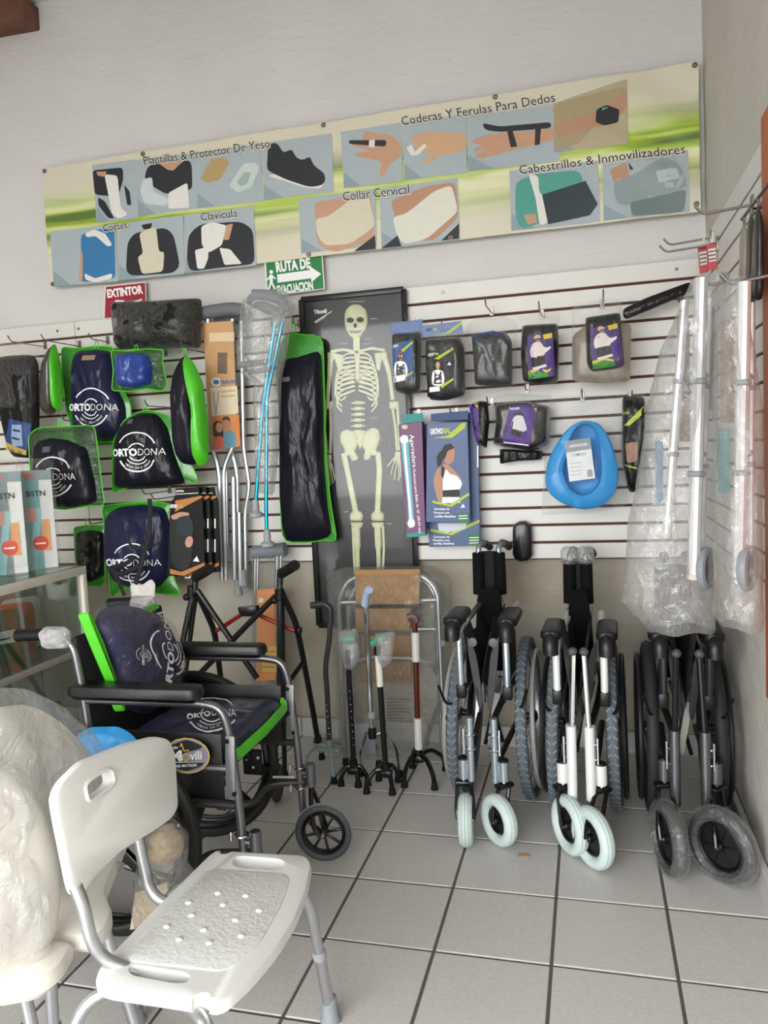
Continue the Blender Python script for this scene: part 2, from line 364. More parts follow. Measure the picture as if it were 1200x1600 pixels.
for j in range(-2, 10):
    y1, y0 = min(GY-j*S-.002, YW), GY-(j+1)*S+.002; part('skirting_tile', rbox((XR-.004, (y0+y1)/2, .043), (.018, y1-y0, .09), .002, seg=1), TILE, br)
# slat boards
def slatpanel(x0, x1, label):
    t = part('slatwall_panel', rbox(((x0+x1)/2, YW+.016, ZT-8*PW), (x1-x0, .012, 16*PW), 0), GROOVE, None, False, label=label, cat='wall panel', group='slatwall boards on the walls')
    for k in range(16):
        z1 = ZT-k*PW-(.0058 if k else 0); z0 = ZT-(k+1)*PW+.0058
        part('slat', rbox(((x0+x1)/2, YW+.006, (z0+z1)/2), (x1-x0, .012, z1-z0), .0015, seg=1), SLAT, t)
    for sx in (x0+.02, (x0+x1)/2+.4, x1-.1): part('screw', lathe((sx, YW+.001, ZT-.035), (0, -1, 0), [(.002, 0), (.008, 0), (.006, .003), (.002, .003)], 10), STEEL, t)
    return t
slatpanel(-2.4605, XR-.006, 'long white slatwall board spanning the back wall under the banner')
slatpanel(-4.4, -2.4635, 'white slatwall board behind the glass showcase, past the panel seam')
t = part('slatwall_panel', rbox((XR-.006, 2.6, ZT-8*PW+.03), (.012, 1.6, 16*PW), 0), GROOVE, None, False, label='white slatwall board on the side wall behind the hanging walker bags', cat='wall panel', group='slatwall boards on the walls')
for k in range(16):
    z1 = ZT+.03-k*PW-(.0045 if k else 0); z0 = ZT+.03-(k+1)*PW+.0045
    part('slat', rbox((XR-.016, 2.6, (z0+z1)/2), (.012, 1.6, z1-z0), .0015, seg=1), SLAT, t)
# orange door frame edge on the side wall
t = thing('door_2', None, None, (XR-.02, 2.28, .6)); t['kind'] = 'structure'
p0 = atX(1188, 183, XR-.037); p1 = atX(1191, 1082, XR-.037)
ORG_ = mat('c4622a', .5, 0, .12, .05, 20)
part('orange_board', rbox((XR-.012, p0.y-.2, (p0.z+p1.z)/2), (.05, .4, p0.z-p1.z), .006), ORG_, t)
# ================================================================ banner
B = wall(YW-.022)
def bw(u, v): return .004*math.sin(u*9+v*5)+.006*math.exp(-((u-.35)**2)/.05)*math.sin((v-2.8)*26+u*18)+.003*noise.noise(V((u*3, v*6, 0)))
def banner_mat():
    m = bpy.data.materials.new('banner_print'); m.use_nodes = True; N = m.node_tree.nodes; L = m.node_tree.links; b = N['Principled BSDF']; b.inputs['Roughness'].default_value = .35
    tc = N.new('ShaderNodeTexCoord'); mp = N.new('ShaderNodeMapping'); mp.inputs['Scale'].default_value = (.6, 0, 9); mp.inputs['Rotation'].default_value = (0, .1, 0)
    n = N.new('ShaderNodeTexNoise'); n.inputs['Scale'].default_value = 1.3; n.inputs['Detail'].default_value = 3; n.inputs['Distortion'].default_value = .6
    L.new(tc.outputs['Object'], mp.inputs[0]); L.new(mp.outputs[0], n.inputs[0])
    sx = N.new('ShaderNodeSeparateXYZ'); L.new(tc.outputs['Object'], sx.inputs[0])
    a = N.new('ShaderNodeMapRange'); a.inputs[1].default_value = .08; a.inputs[2].default_value = .26; L.new(sx.outputs[2], a.inputs[0])
    c = N.new('ShaderNodeMapRange'); c.inputs[1].default_value = .46; c.inputs[2].default_value = .34; L.new(sx.outputs[2], c.inputs[0])
    mu = N.new('ShaderNodeMath'); mu.operation = 'MULTIPLY'; L.new(a.outputs[0], mu.inputs[0]); L.new(c.outputs[0], mu.inputs[1])
    r = N.new('ShaderNodeValToRGB'); e = r.color_ramp.elements; e[0].position = .36; e[0].color = rgb('5f7a3a'); e[1].position = .62; e[1].color = rgb('e6e6b8')
    k = e.new(.48); k.color = rgb('a9c53c'); L.new(n.outputs[0], r.inputs[0])
    mx = N.new('ShaderNodeMix'); mx.data_type = 'RGBA'; mx.inputs[6].default_value = rgb('d9d3bd'); L.new(mu.outputs[0], mx.inputs[0]); L.new(r.outputs[0], mx.inputs[7]); L.new(mx.outputs[2], b.inputs['Base Color']); return m
vs = []; fs = []; NU, NV = 110, 22; BX0, BX1, BZ0, BZ1 = -2.562, .455, 2.242, 2.816
for w_ in (0, -.0015):
    k = len(vs)
    for j in range(NV+1):
        for i in range(NU+1): u = BX0+(BX1-BX0)*i/NU; v = BZ0+(BZ1-BZ0)*j/NV; vs.append(B.W(u, v, bw(u, v)+w_))
    for j in range(NV):
        for i in range(NU): a = k+j*(NU+1)+i; q = (a, a+1, a+NU+2, a+NU+1); fs.append(q if w_ == 0 else q[::-1])
ban = obj('banner', vs, fs, banner_mat(), label='long printed vinyl banner with orthopaedic product photos across the white wall', cat='banner')
for x, z in ((BX0+.014, BZ1-.014), (BX1-.014, BZ1-.014), (BX0+.014, BZ0+.014), (BX1-.016, BZ0+.03), (-1.1, BZ1-.01), (-.34, BZ1-.008), (-1.2, BZ0+.012), (-.55, BZ0+.012), (-2.0, BZ1-.01)):
    part('grommet', torus(B.W(x, z, bw(x, z)+.003), (0, -1, 0), .007, .004, 14, 6), STEEL, ban)
def c1(x, y): return (60+x/2.4, 200+y/2.4)
def c2(x, y): return (440+x/1.7647, 90+y/1.7647)
def P1(l): return [c1(*p) for p in l]
def P2(l): return [c2(*p) for p in l]
GB, GB2, SKIN, SKIN2, WH, BK, CREAM = 'a9b5ba', '8fa0a8', 'c69a7c', 'b98d70', 'e3e1dc', '22232a', 'd6cfb8'
def photo(cv, quad, shapes, bgc=GB):
    p = Print(B, bw, .003, .0003, .08); p.poly(cv(quad), bgc)
    q = quad; p.poly(cv([q[3], (q[3][0]+(q[2][0]-q[3][0])*.28, q[3][1]+(q[2][1]-q[3][1])*.28), (q[3][0], q[3][1]-(q[3][1]-q[0][1])*.28)]), GB2)
    for c, pts, *n in shapes: p.poly(cv(pts), c, 1 if n else 0, 40 if n else 0)
    p.put('printed_photo', ban)
photo(P1, [(203, 140), (370, 120), (378, 338), (218, 356)], [(BK, [(205, 160), (320, 150), (322, 195), (300, 260), (212, 250)], 1), (WH, [(250, 175), (300, 180), (310, 300), (340, 325), (300, 342), (275, 320), (262, 240)], 1), (BK, [(225, 260), (250, 275), (285, 340), (262, 338), (225, 290)], 1), (SKIN, [(220, 165), (260, 165), (250, 185), (225, 180)], 1), (BK, [(325, 215), (345, 240), (350, 290), (335, 290)], 1)])
photo(P1, [(368, 122), (588, 92), (596, 303), (380, 332)], [(BK, [(410, 150), (450, 125), (500, 165), (555, 115), (575, 130), (578, 230), (480, 250), (400, 200)], 1), (SKIN, [(455, 135), (545, 115), (510, 160), (490, 160)], 1), ('c9d2d6', [(395, 195), (430, 185), (435, 240), (500, 270), (480, 295), (400, 285), (385, 240)], 1), (WH, [(490, 245), (560, 205), (568, 300), (490, 305)], 1)])
photo(P1, [(586, 92), (835, 60), (842, 274), (596, 302)], [('b59b6b', [(605, 190), (650, 115), (700, 112), (718, 130), (680, 195), (630, 205)], 1), ('c4d4cd', [(715, 215), (770, 135), (815, 130), (832, 150), (800, 225), (745, 243)], 1), ('9fb3ac', [(745, 205), (775, 165), (800, 170), (785, 210), (760, 220)], 1)])
photo(P1, [(840, 60), (1100, 20), (1108, 240), (846, 272)], [(WH, [(860, 180), (900, 175), (1075, 205), (1060, 230), (1000, 225)], 1), (BK, [(858, 160), (865, 60), (900, 55), (920, 100), (955, 75), (965, 115), (1000, 125), (1020, 100), (1030, 140), (1080, 175), (1075, 215), (1020, 225), (930, 195)], 1)])
photo(P1, [(48, 390), (288, 360), (300, 575), (60, 596)], [('3478ab', [(160, 400), (215, 380), (285, 380), (290, 565), (165, 580)], 1), (WH, [(175, 395), (210, 380), (250, 395), (278, 440), (260, 445), (215, 405), (180, 410)], 1), (WH, [(175, 545), (215, 565), (278, 545), (278, 565), (215, 580), (180, 570)], 1), (SKIN, [(160, 460), (168, 470), (170, 575), (155, 580)], 1)])
photo(P1, [(292, 360), (545, 328), (552, 548), (302, 572)], [(BK, [(335, 430), (360, 395), (480, 375), (510, 400), (535, 520), (510, 545), (350, 555), (328, 540)], 1), (CREAM, [(380, 395), (445, 370), (455, 470), (475, 460), (470, 540), (388, 548), (372, 480), (395, 475)], 1), (BK, [(388, 365), (430, 358), (425, 378), (398, 382)], 1)])
photo(P1, [(548, 328), (806, 293), (818, 515), (556, 546)], [(BK, [(560, 490), (565, 400), (610, 360), (760, 350), (805, 380), (812, 510), (570, 540)], 1), (SKIN, [(700, 365), (730, 358), (715, 420), (695, 420)], 1), (WH, [(612, 370), (650, 352), (705, 365), (690, 440), (640, 470), (615, 440)], 1), (WH, [(590, 460), (640, 445), (640, 490), (625, 530), (600, 530)], 1), (WH, [(680, 450), (720, 455), (765, 510), (700, 515)], 1)])
photo(P2, [(163, 205), (330, 180), (335, 340), (172, 360)], [(SKIN, [(225, 200), (262, 210), (300, 212), (332, 240), (332, 275), (300, 290), (278, 335), (265, 330), (280, 285), (200, 272), (195, 262), (250, 258), (185, 240), (230, 225)], 1), (BK, [(185, 228), (290, 228), (288, 246), (185, 238)], 1), (WH, [(242, 228), (258, 228), (256, 248), (240, 246)])])
photo(P2, [(333, 180), (508, 158), (512, 318), (340, 338)], [('d0a680', [(345, 225), (400, 205), (510, 210), (510, 260), (440, 270), (395, 300), (385, 290), (420, 262), (342, 262), (342, 250), (380, 245)], 1), (WH, [(345, 250), (360, 240), (368, 262), (395, 238), (402, 245), (378, 270), (358, 272)], 1)])
photo(P2, [(510, 160), (760, 130), (765, 285), (516, 315)], [(SKIN, [(515, 235), (560, 212), (760, 195), (760, 225), (610, 262), (545, 282), (525, 275), (570, 255), (518, 262), (560, 240)], 1), (BK, [(552, 180), (600, 190), (745, 178), (745, 195), (600, 205), (560, 200)], 1), (BK, [(620, 195), (635, 195), (650, 245), (632, 248)]), (BK, [(700, 185), (716, 185), (712, 240), (698, 242)])])
photo(P2, [(748, 128), (952, 60), (955, 240), (750, 262)], [('a99a76', [(750, 130), (800, 115), (930, 85), (950, 80), (952, 130), (870, 180), (820, 240), (752, 255)], 1), (SKIN2, [(755, 185), (870, 150), (950, 95), (952, 145), (900, 185), (760, 222)], 1), (BK, [(868, 145), (895, 132), (932, 145), (928, 180), (890, 190), (865, 180)], 1), ('6aa6a8', [(885, 140), (900, 138), (895, 165), (880, 165)], 1)], 'b7a98c')
photo(P2, [(48, 392), (258, 362), (262, 520), (55, 540)], [(SKIN, [(92, 400), (245, 375), (258, 500), (150, 538), (100, 520)], 1), (CREAM, [(95, 445), (130, 440), (200, 385), (238, 372), (258, 465), (190, 515), (120, 520), (100, 490)], 1), (BK, [(200, 535), (258, 490), (260, 528)])])
photo(P2, [(270, 362), (486, 333), (492, 502), (276, 528)], [(SKIN2, [(300, 395), (400, 355), (480, 345), (490, 440), (420, 505), (330, 500)], 1), ('dedcce', [(305, 440), (345, 430), (420, 370), (470, 352), (488, 425), (400, 500), (335, 515), (318, 490)], 1), (BK, [(276, 526), (320, 490), (330, 520)]), (BK, [(440, 505), (490, 458), (490, 500)])])
photo(P2, [(628, 312), (872, 285), (878, 452), (634, 478)], [('4f9d90', [(645, 345), (690, 322), (820, 310), (835, 345), (760, 440), (660, 475), (645, 440)], 1), (WH, [(680, 320), (708, 325), (710, 372), (722, 380), (735, 455), (712, 465), (700, 385)], 1), ('26353c', [(718, 378), (838, 340), (872, 405), (850, 435), (735, 460)]), (SKIN, [(668, 435), (700, 430), (705, 455), (680, 462)], 1)])
photo(P2, [(884, 292), (1120, 255), (1125, 425), (888, 450)], [(SKIN2, [(905, 310), (950, 290), (960, 330), (915, 345)], 1), ('8f9ea0', [(915, 345), (980, 320), (1050, 275), (1095, 290), (1115, 340), (1118, 360), (935, 412), (918, 385)], 1), ('70807f', [(960, 400), (1115, 365), (1110, 425), (965, 440)], 1), ('b9c5c6', [(1030, 315), (1090, 305), (1098, 335), (1040, 348)], 1), (BK, [(955, 290), (970, 310), (960, 312)])])
def ban_text(t, a, b, h):
    p = Print(B, bw, .0075, .0003, .08); p.text(t, (a[0]-.8, a[1]+.8), (b[0]+1.2, b[1]+.8), h, 'ece8dc', .035); p.text(t, a, b, h, '2b2b38', .004); p.put('lettering', ban)
ban_text('Plantillas & Protector De Yeso', (227, 259), (424, 232), 13)
ban_text('Coderas Y Ferulas Para Dedos', (629, 198), (868, 160), 14)
ban_text('Cabestrillos & Inmovilizadores', (812, 273), (1071, 240), 14)
ban_text('Collar Cervical', (537, 315), (641, 303), 14)
ban_text('Clavícula', (315, 346), (372, 339), 12); ban_text('Corset', (162, 363), (201, 357), 11)
# signs
def sign(name, px, h, label, Y=YW-.01):
    pl = wall(YW-.006); uv = pl.pxs(px); t = part(name, slab(pl, uv, -.002, .004, .0008), flat('e6e4dd'), None, False, label=label, cat='sign'); pl2 = wall(YW-.0102)
    cx = sum(p[0] for p in px)/4; cy = sum(p[1] for p in px)/4; p = Print(pl2, None, .0003, .0003)
    p.poly([(cx+(a-cx)*.955, cy+(b-cy)*.94) for a, b in px], h); return t, p
t, p = sign('evacuation_sign', [(413, 462-57), (504, 393), (508, 452), (417, 464)][::-1], '1f7d3c', 'green evacuation route sign with white arrow and walking figure below banner')
p.text('RUTA DE', (432, 425), (486, 418), 15, PRINTW, .05); p.text('EVACUACION', (434, 460), (490, 452), 13, PRINTW, .045)
p.poly([(433, 429), (484, 422), (484, 416), (502, 428), (487, 441), (486, 435), (434, 442)], PRINTW)
p.oval(424, 425, 3, 3, PRINTW); p.line([(424, 429), (424, 441)], 5, PRINTW); p.line([(424, 440), (420, 453)], 3, PRINTW); p.line([(424, 440), (430, 452)], 3, PRINTW); p.line([(423, 431), (418, 438)], 2.4, PRINTW); p.line([(425, 431), (431, 436)], 2.4, PRINTW)
p.put('printed_face', t)
t, p = sign('extinguisher_sign', [(162, 499), (164, 447), (228, 440), (230, 493)], '9c1f2e', 'red extinguisher sign on the white wall above the black roll pack')
p.text('EXTINTOR', (168, 465), (224, 458), 12, PRINTW, .05); p.rect(180, 469, 194, 490, PRINTW); p.line([(206, 474), (222, 468)], 3, PRINTW); p.line([(210, 478), (224, 474)], 3, PRINTW); p.oval(214, 481, 7, 6, PRINTW)
p.put('printed_face', t)
# ================================================================ goods hanging on the back wall
def hook(px, Y, label, L=None, group='slat hooks on the slatwall'):
    q = at(px[0], px[1], Y); t = thing('slat_hook', label, 'hook', (q.x, YW, q.z), group)
    part('hook_plate', rbox((q.x, YW-.002, q.z-.004), (.018, .004, .04), .001, seg=1), STEEL, t)
    part('hook_rod', tube([(q.x, YW, q.z-.012), (q.x, Y+.02, q.z-.014), (q.x, Y, q.z+.012)], .0028, 6, .015), STEEL, t)
    return q
def loop(pl, x, y, h, m, parent, wpx=3):
    a = pl.px((x, y)); b = pl.px((x, y-h)); r = abs(pl.px((x+wpx, y))[0]-a[0])
    part('hang_loop', tube([pl.W(a[0]-r, a[1], .004), pl.W(a[0]-r*.6, b[1], .004), pl.W(a[0]+r*.6, b[1], .004), pl.W(a[0]+r, a[1], .004)], .0025, 6, .008), m, parent)
def arcpts(cx, cy, r, a0, a1, n=16): return [(cx+r*math.cos(math.radians(a0+(a1-a0)*i/n)), cy-r*math.sin(math.radians(a0+(a1-a0)*i/n))) for i in range(n+1)]
def ortologo(pl, sf, cx, cy, R, parent, rot=0, sx=1, words=True, lift=.003, tw=3.0, name='printed_logo'):
    p = Print(pl, sf, lift, .0001, .012); c, d = math.cos(rot), math.sin(rot)
    def T(l): return [(cx+(a*c-b*d)*sx, cy+(a*d+b*c)) for a, b in l]
    for r, a0, a1, w_ in ((1, 25, 150, .07), (1, 205, 335, .08), (.62, 215, 320, .05), (.44, 35, 150, .06), (.44, 210, 330, .06)):
        p.line(T(arcpts(0, 0, r*R, a0, a1)), w_*R, PRINTW); p.put('logo_arc', parent); p = Print(pl, sf, lift, .0001, .012)
    p = Print(pl, sf, lift, .0001, .012)
    if words:
        h = .36*R; p0, pm, p1 = T([(-tw/2*R, h/2), (-.02*R, h/2), (tw/2*R, h/2)])
        p.text('ORTO', p0, pm, h, PRINTW, .045); p.text('DONA', (pm[0]+(p1[0]-pm[0])*.04, pm[1]+(p1[1]-pm[1])*.04), p1, h, PRINTW, -.008)
        p.put('lettering', parent); p = Print(pl, sf, lift, .0001, .012)
        word = 'CUIDADO QUE DA CONFORT'
        for i, ch in enumerate(word):
            if ch == ' ': continue
            q = 222+i*4.8; a = T(arcpts(0, 0, .86*R, q, q+3.6, 1)); p.text(ch, a[0], a[1], .1*R, PRINTW, .02)
        p.put('tagline', parent)
def ortopack(Y, back, cush, logo, label, th=.07, lp=None, bm=LIMED, cm=NAVYBLK, tag=None, cname='cushion', group='bagged cushions with green trim on the wall'):
    pl = wall(Y); uv = pl.pxs(back); cx = sum(p[0] for p in uv)/len(uv); t = thing('cushion_pack', label, 'cushion pack', pl.W(cx, min(p[1] for p in uv), 0), group)
    g, s = puff(pl, uv, .018, 64, 6, 1, .006, 18, .6, seed=Y*37+back[0][0]); part('green_bag', g, bm, t)
    e = resample(uv, 60, 1); part('piping', tube([pl.W(a, b, .003) for a, b in e+e[:1]], .003, 5, 0, False), LIME, t)
    pl2 = wall(Y-.012); g, s = puff(pl2, pl2.pxs(cush), th*.8, 60, 11, 1, .014, 20, .15, 5, seed=Y*11+cush[0][0]); part(cname, g, cm, t)
    if logo: ortologo(pl2, s, *logo[:3], t, *logo[3:])
    if tag:
        p = Print(pl2, s, .002, .0003, .015); x, y, w_, h, c = tag; p.poly([(x, y+h), (x+w_, y+h-1), (x+w_, y), (x, y+1)], c); p.put('care_tag', t)
    if lp: loop(pl, lp[0], lp[1], lp[2], LIME, t)
    return t, pl2, s
# black pack at the far left, in a clear sleeve
pl = wall(3.2); t = thing('brace_pack', 'black folded brace in clear sleeve with blue box label, beside the green edged pack', 'pack', at(30, 715, 3.2))
g, s = puff(pl, pl.pxs([(-25, 562), (10, 556), (52, 554), (60, 566), (62, 640), (61, 706), (50, 716), (18, 714), (5, 650), (-20, 620)]), .06, 60, 11, 1, .014, 14, seed=2); part('folded_brace', g, BLKPACK, t)
g2, s2 = puff(pl, pl.pxs([(-30, 538), (20, 536), (58, 536), (62, 560), (62, 650), (-28, 650)]), .068, 60, 9, 1, .010, 14, seed=5); part('clear_sleeve', g2, FILM, t)
p = Print(pl, s, .004, .0006, .02); p.poly([(18, 703), (27, 655), (58, 662), (50, 712)], '23407e'); p.poly([(18, 703), (19, 690), (50, 704), (49, 711)], 'c9a63a'); p.rect(31, 664, 46, 697, '8fa4c4'); p.line([(33, 672), (44, 674)], 3, '1b2440'); p.line([(32, 684), (43, 687)], 3, '1b2440'); p.put('box_label', t)
hook((12, 528), 3.16, 'slat hook holding the black sleeve pack beside the showcase boxes'); hook((64, 526), 3.14, 'slat hook holding the narrow green edged pack')
# narrow pack seen from its edge
pl = wall(3.2); t = thing('cushion_pack', 'narrow dark cushion pack seen edge-on with bright green gusset', 'cushion pack', at(80, 650, 3.2))
g, s = puff(pl, pl.pxs([(84, 535), (70, 560), (66, 600), (66, 645), (76, 651), (88, 645), (90, 590), (88, 540)]), .05, 48, 8, 2, .006, seed=3); part('cushion', g, mat('3a342f', .4, 0, .15, .2, 22, coat=.5), t)
g, s = puff(pl, pl.pxs([(86, 535), (93, 560), (98, 605), (97, 640), (89, 646), (88, 600)]), .06, 40, 7, 1, .003, seed=4); part('green_gusset', g, LIME, t)
# packs with the printed logo
pk = 'navy ring-logo cushion in green bag, '
ortopack(3.31, [(96, 542), (120, 545), (150, 541), (180, 542), (186, 600), (205, 630), (206, 690), (120, 694), (104, 640), (98, 580)], [(118, 549), (150, 546), (176, 550), (180, 600), (196, 632), (197, 684), (160, 690), (120, 682), (112, 630), (113, 575)], (154, 637, 29, 0, 1, True, .003, 2.7), pk+'largest of the top row, with kraft tag', .07, (152, 545, 12), tag=(138, 556, 20, 9, '9a8369'), cm=NAVY)
hook((138, 524), 3.27, 'slat hook above the tall logo pack with kraft tag')
ortopack(3.16, [(174, 547), (200, 549), (230, 545), (257, 547), (254, 565), (262, 600), (256, 612), (230, 607), (205, 612), (175, 610), (178, 580)], [(182, 555), (205, 550), (232, 554), (240, 575), (237, 600), (212, 607), (186, 602), (180, 580)], None, 'royal blue round cushion in clear bag with green edges', .06, (214, 548, 9), GREENFILM, mat('1c3a8c', .4, 0, .12, .35, 20, coat=.4), cname='round_cushion')
hook((205, 538), 3.13, 'slat hook above the royal blue round cushion')
t = ortopack(3.2, [(176, 770), (177, 690), (195, 655), (228, 640), (262, 648), (275, 665), (297, 720), (312, 752), (300, 757), (280, 735)], [(180, 763), (180, 690), (192, 660), (215, 645), (245, 646), (262, 668), (275, 715), (290, 756), (240, 762)], (226, 706, 30, -.03, 1, True, .003, 2.75), pk+'tapered, under the royal blue cushion', .075, (228, 642, 12), tag=(207, 655, 10, 8, '5b5b66'))
hook((226, 629), 3.17, 'slat hook above the tapered logo pack')
ortopack(3.07, [(45, 680), (60, 668), (100, 667), (148, 664), (152, 690), (160, 760), (165, 790), (140, 790), (100, 796), (60, 790), (48, 740)], [(58, 690), (80, 684), (110, 688), (136, 700), (148, 750), (152, 784), (110, 794), (65, 788), (54, 740)], (95, 744, 30, -.02, 1, True, .003, 2.3), pk+'next to the showcase boxes', .07, (96, 667, 14), GREENFILM, tag=(78, 697, 12, 10, '55555f'))
hook((96, 652), 3.05, 'slat hook above the logo pack next to the showcase boxes')
ortopack(3.22, [(160, 790), (180, 788), (225, 784), (268, 786), (270, 850), (272, 905), (285, 930), (258, 928), (215, 922), (195, 917), (174, 936), (172, 915), (166, 850)], [(166, 805), (185, 792), (225, 788), (258, 794), (268, 830), (268, 895), (250, 918), (215, 920), (180, 912), (165, 870)], (218, 876, 29, 0, 1, True, .003, 2.95), pk+'lowest on the wall with two green corner tabs', .075, (222, 786, 16), tag=None, cm=NAVY)
hook((222, 768), 3.18, 'slat hook above the lowest logo pack')
# small dark bag beside it
t, _, _ = ortopack(3.27, [(116, 824), (140, 820), (164, 822), (166, 905), (160, 916), (124, 914), (118, 870)], [(119, 832), (140, 828), (161, 831), (162, 900), (140, 910), (122, 906)], None, 'small plain black pouch in green bag behind the showcase corner', .04, (138, 823, 12), cm=BLKGLOSS); hook((138, 815), 3.25, 'slat hook above the small plain black pouch')
# side pillow with green gusset
pl = wall(3.12); t = thing('cushion_pack', 'upright dark bolster with wide bright green gusset beside the crutches', 'cushion pack', at(298, 730, 3.12))
g, s = puff(pl, pl.pxs([(286, 553), (274, 578), (269, 620), (272, 690), (280, 724), (308, 728), (312, 690), (306, 610), (299, 565)]), .06, 56, 10, 2, .010, seed=8); part('cushion', g, NAVYBLK, t)
g, s = puff(pl, pl.pxs([(288, 551), (304, 568), (318, 600), (325, 660), (326, 722), (316, 730), (306, 727), (310, 680), (304, 610), (295, 570)]), .066, 60, 7, 1, .003, seed=9); part('green_gusset', g, LIME, t); loop(pl, 289, 554, 10, LIME, t); hook((282, 538), 3.12, 'slat hook above the bolster with green gusset')
# black roll on the top
pl = wall(3.26); t = thing('roll_pack', 'wide black roll pack in shiny film covering the red sign', 'pack', at(248, 545, 3.26))
g, s = puff(pl, pl.pxs([(175, 472), (230, 471), (290, 467), (315, 466), (314, 545), (298, 543), (240, 546), (182, 545), (178, 510)]), .09, 64, 12, 1, .018, 12, .1, seed=11, vst=1); part('black_roll', g, BLKPACK, t)
g, s2 = puff(pl, pl.pxs([(174, 470), (296, 464), (318, 462), (316, 470), (316, 548), (180, 548)]), .096, 64, 9, 1, .014, 12, .1, seed=12, vst=1); part('clear_sleeve', g, FILM, t)
p = Print(pl, s, .004, .0003); p.rect(188, 500, 196, 514, '6a6560'); p.put('care_tag', t)
hook((300, 500), 3.275, 'slat hook behind the wide black roll pack')
# long green bag with black bolster
t, pl2, s = ortopack(3.345, [(440, 527), (458, 519), (470, 524), (505, 524), (507, 600), (509, 700), (516, 780), (528, 850), (515, 842), (480, 848), (442, 846), (438, 780), (438, 640), (432, 575)], [(442, 560), (475, 556), (502, 545), (505, 640), (506, 720), (512, 790), (520, 838), (490, 846), (444, 846), (438, 780), (437, 650), (434, 590)], None, 'tall black bolster in bright green bag beside the skeleton poster', .07, (460, 522, 24), tag=(447, 590, 12, 8, '7a7a80'))
hook((456, 500), 3.335, 'slat hook above the tall bolster in green bag')
# ---- knee brace boxes
OR_ = flat('b4763e')
def kneebox(k, dx):
    Y = 3.09+k*.03; pl = wall(Y); t = thing('knee_brace_box', ['front black knee brace box with orange lines and knee picture', 'black knee brace box, middle one of its stack', 'black knee brace box at the back of its stack'][k], 'box', at(300+dx, 900, Y), 'knee brace boxes on one hook')
    o = [(263+dx, 900), (268+dx, 786), (276+dx, 774), (276+dx, 763), (312+dx, 761), (313+dx, 770), (318+dx, 784), (322+dx, 893)]
    part('carton', slab(pl, pl.pxs(o), -.012, .012, .001), mat('0a0908', .4, 0, .1, spec=.3), t, False)
    p = Print(pl, None, .0124, .0002)
    p.poly([(276+dx, 782), (318+dx, 774), (318+dx, 777), (280+dx, 797), (276+dx, 800)], OR_); p.poly([(268+dx, 888), (285+dx, 893), (322+dx, 878), (322+dx, 883), (290+dx, 899), (268+dx, 896)], OR_); p.line([(277+dx, 772), (312+dx, 770)], 1, PRINTW)
    if k == 0:
        p.text('ORTHO', (268, 793), (279, 793), 5, PRINTW, .05); p.text('BAL', (280, 793), (289, 793), 5, 'b49a62', .05); p.text('ORTHOBAL', (277, 769), (290, 768), 3, PRINTW, .03)
        p.poly([(268, 808), (282, 800), (298, 800), (302, 815), (304, 850), (300, 884), (288, 892), (272, 884), (268, 850)], '10110f', 1, 30); p.poly([(268, 806), (284, 799), (300, 801), (296, 807), (272, 812)], 'b98a72', 1, 20)
        p.poly([(280, 808), (297, 804), (304, 816), (305, 832), (292, 838), (276, 834)], '16242c', 1, 24); p.oval(298, 846, 6, 9, 'c08878', .2); p.poly([(304, 876), (310, 868), (314, 877)], PRINTW); p.text('Rodillera', (292, 903), (306, 902), 3, PRINTW, .02)
    else: p.rect(317+dx-2, 810, 317+dx, 825, PRINTW); p.rect(317+dx-2, 842, 317+dx, 862, PRINTW)
    p.put('printed_face', t)
for k in range(3): kneebox(k, k*11)
hook((288, 759), 3.07, 'slat hook above the knee brace boxes')
pl = wall(3.22)
# ---- underarm crutches, orange card
pl = wall(3.33)
def W_(x, y, w_=0, Y=3.33): q = at(x, y, Y); return V((q.x, q.y-w_, q.z))
t = thing('underarm_crutch', 'aluminium underarm crutches with grey pads and orange card showing a smiling couple', 'crutches', W_(365, 930))
part('armpit_pad', tube([W_(313, 493, .02), W_(330, 489, .03), W_(365, 484, .03), W_(383, 486, .02)], .03, 12, .03), mat('6a6c72', .6, 0, .08), t)
part('armpit_pad', tube([W_(330, 497, -.05), W_(384, 492, -.05)], .026, 10), mat('63656b', .6), t)
for a in ([(328, 500), (331, 690), (345, 730), (350, 905)], [(366, 500), (370, 690), (352, 730), (356, 905)]): part('side_tube', tube([W_(x, y, .02) for x, y in a], .0115, 8, .05), ALU, t)
for a in ([(372, 500), (376, 700), (386, 760), (378, 800), (380, 920)], [(348, 505), (352, 690), (366, 735), (368, 925)]): part('side_tube', tube([W_(x, y, -.03) for x, y in a], .011, 8, .05), ALU, t)
for x, y0, y1 in ((354, 730, 850), (366, 745, 905), (375, 800, 915)): part('extension_tube', tube([W_(x, y0, .01), W_(x+2, y1, .01)], .0125, 8), ALU, t)
for x, y in ((355, 845), (371, 905), (379, 890)): part('rubber_tip', lathe(W_(x, y), (0, 0, -1), [(.012, 0), (.017, .02), (.016, .045), (.022, .06), (.022, .075), (.015, .078)], 12), GREYTIP, t)
g = slab(pl, pl.pxs([(322, 506), (369, 503), (377, 698), (334, 704)]), .03, .034, .0005); c = part('display_card', g, flat('c99a66'), t, False)
p = Print(wall(3.296), None, .0003, .0002); p.rect(327, 520, 366, 534, 'e2c9a4', -1); p.rect(340, 551, 355, 584, '6b5138'); p.oval(338, 597, 8, 7, 'e9e4d4'); p.oval(338, 597, 5, 4, '3c6ea0'); p.text('FitActiv', (345, 601), (369, 598), 7, '2f5a94', .03)
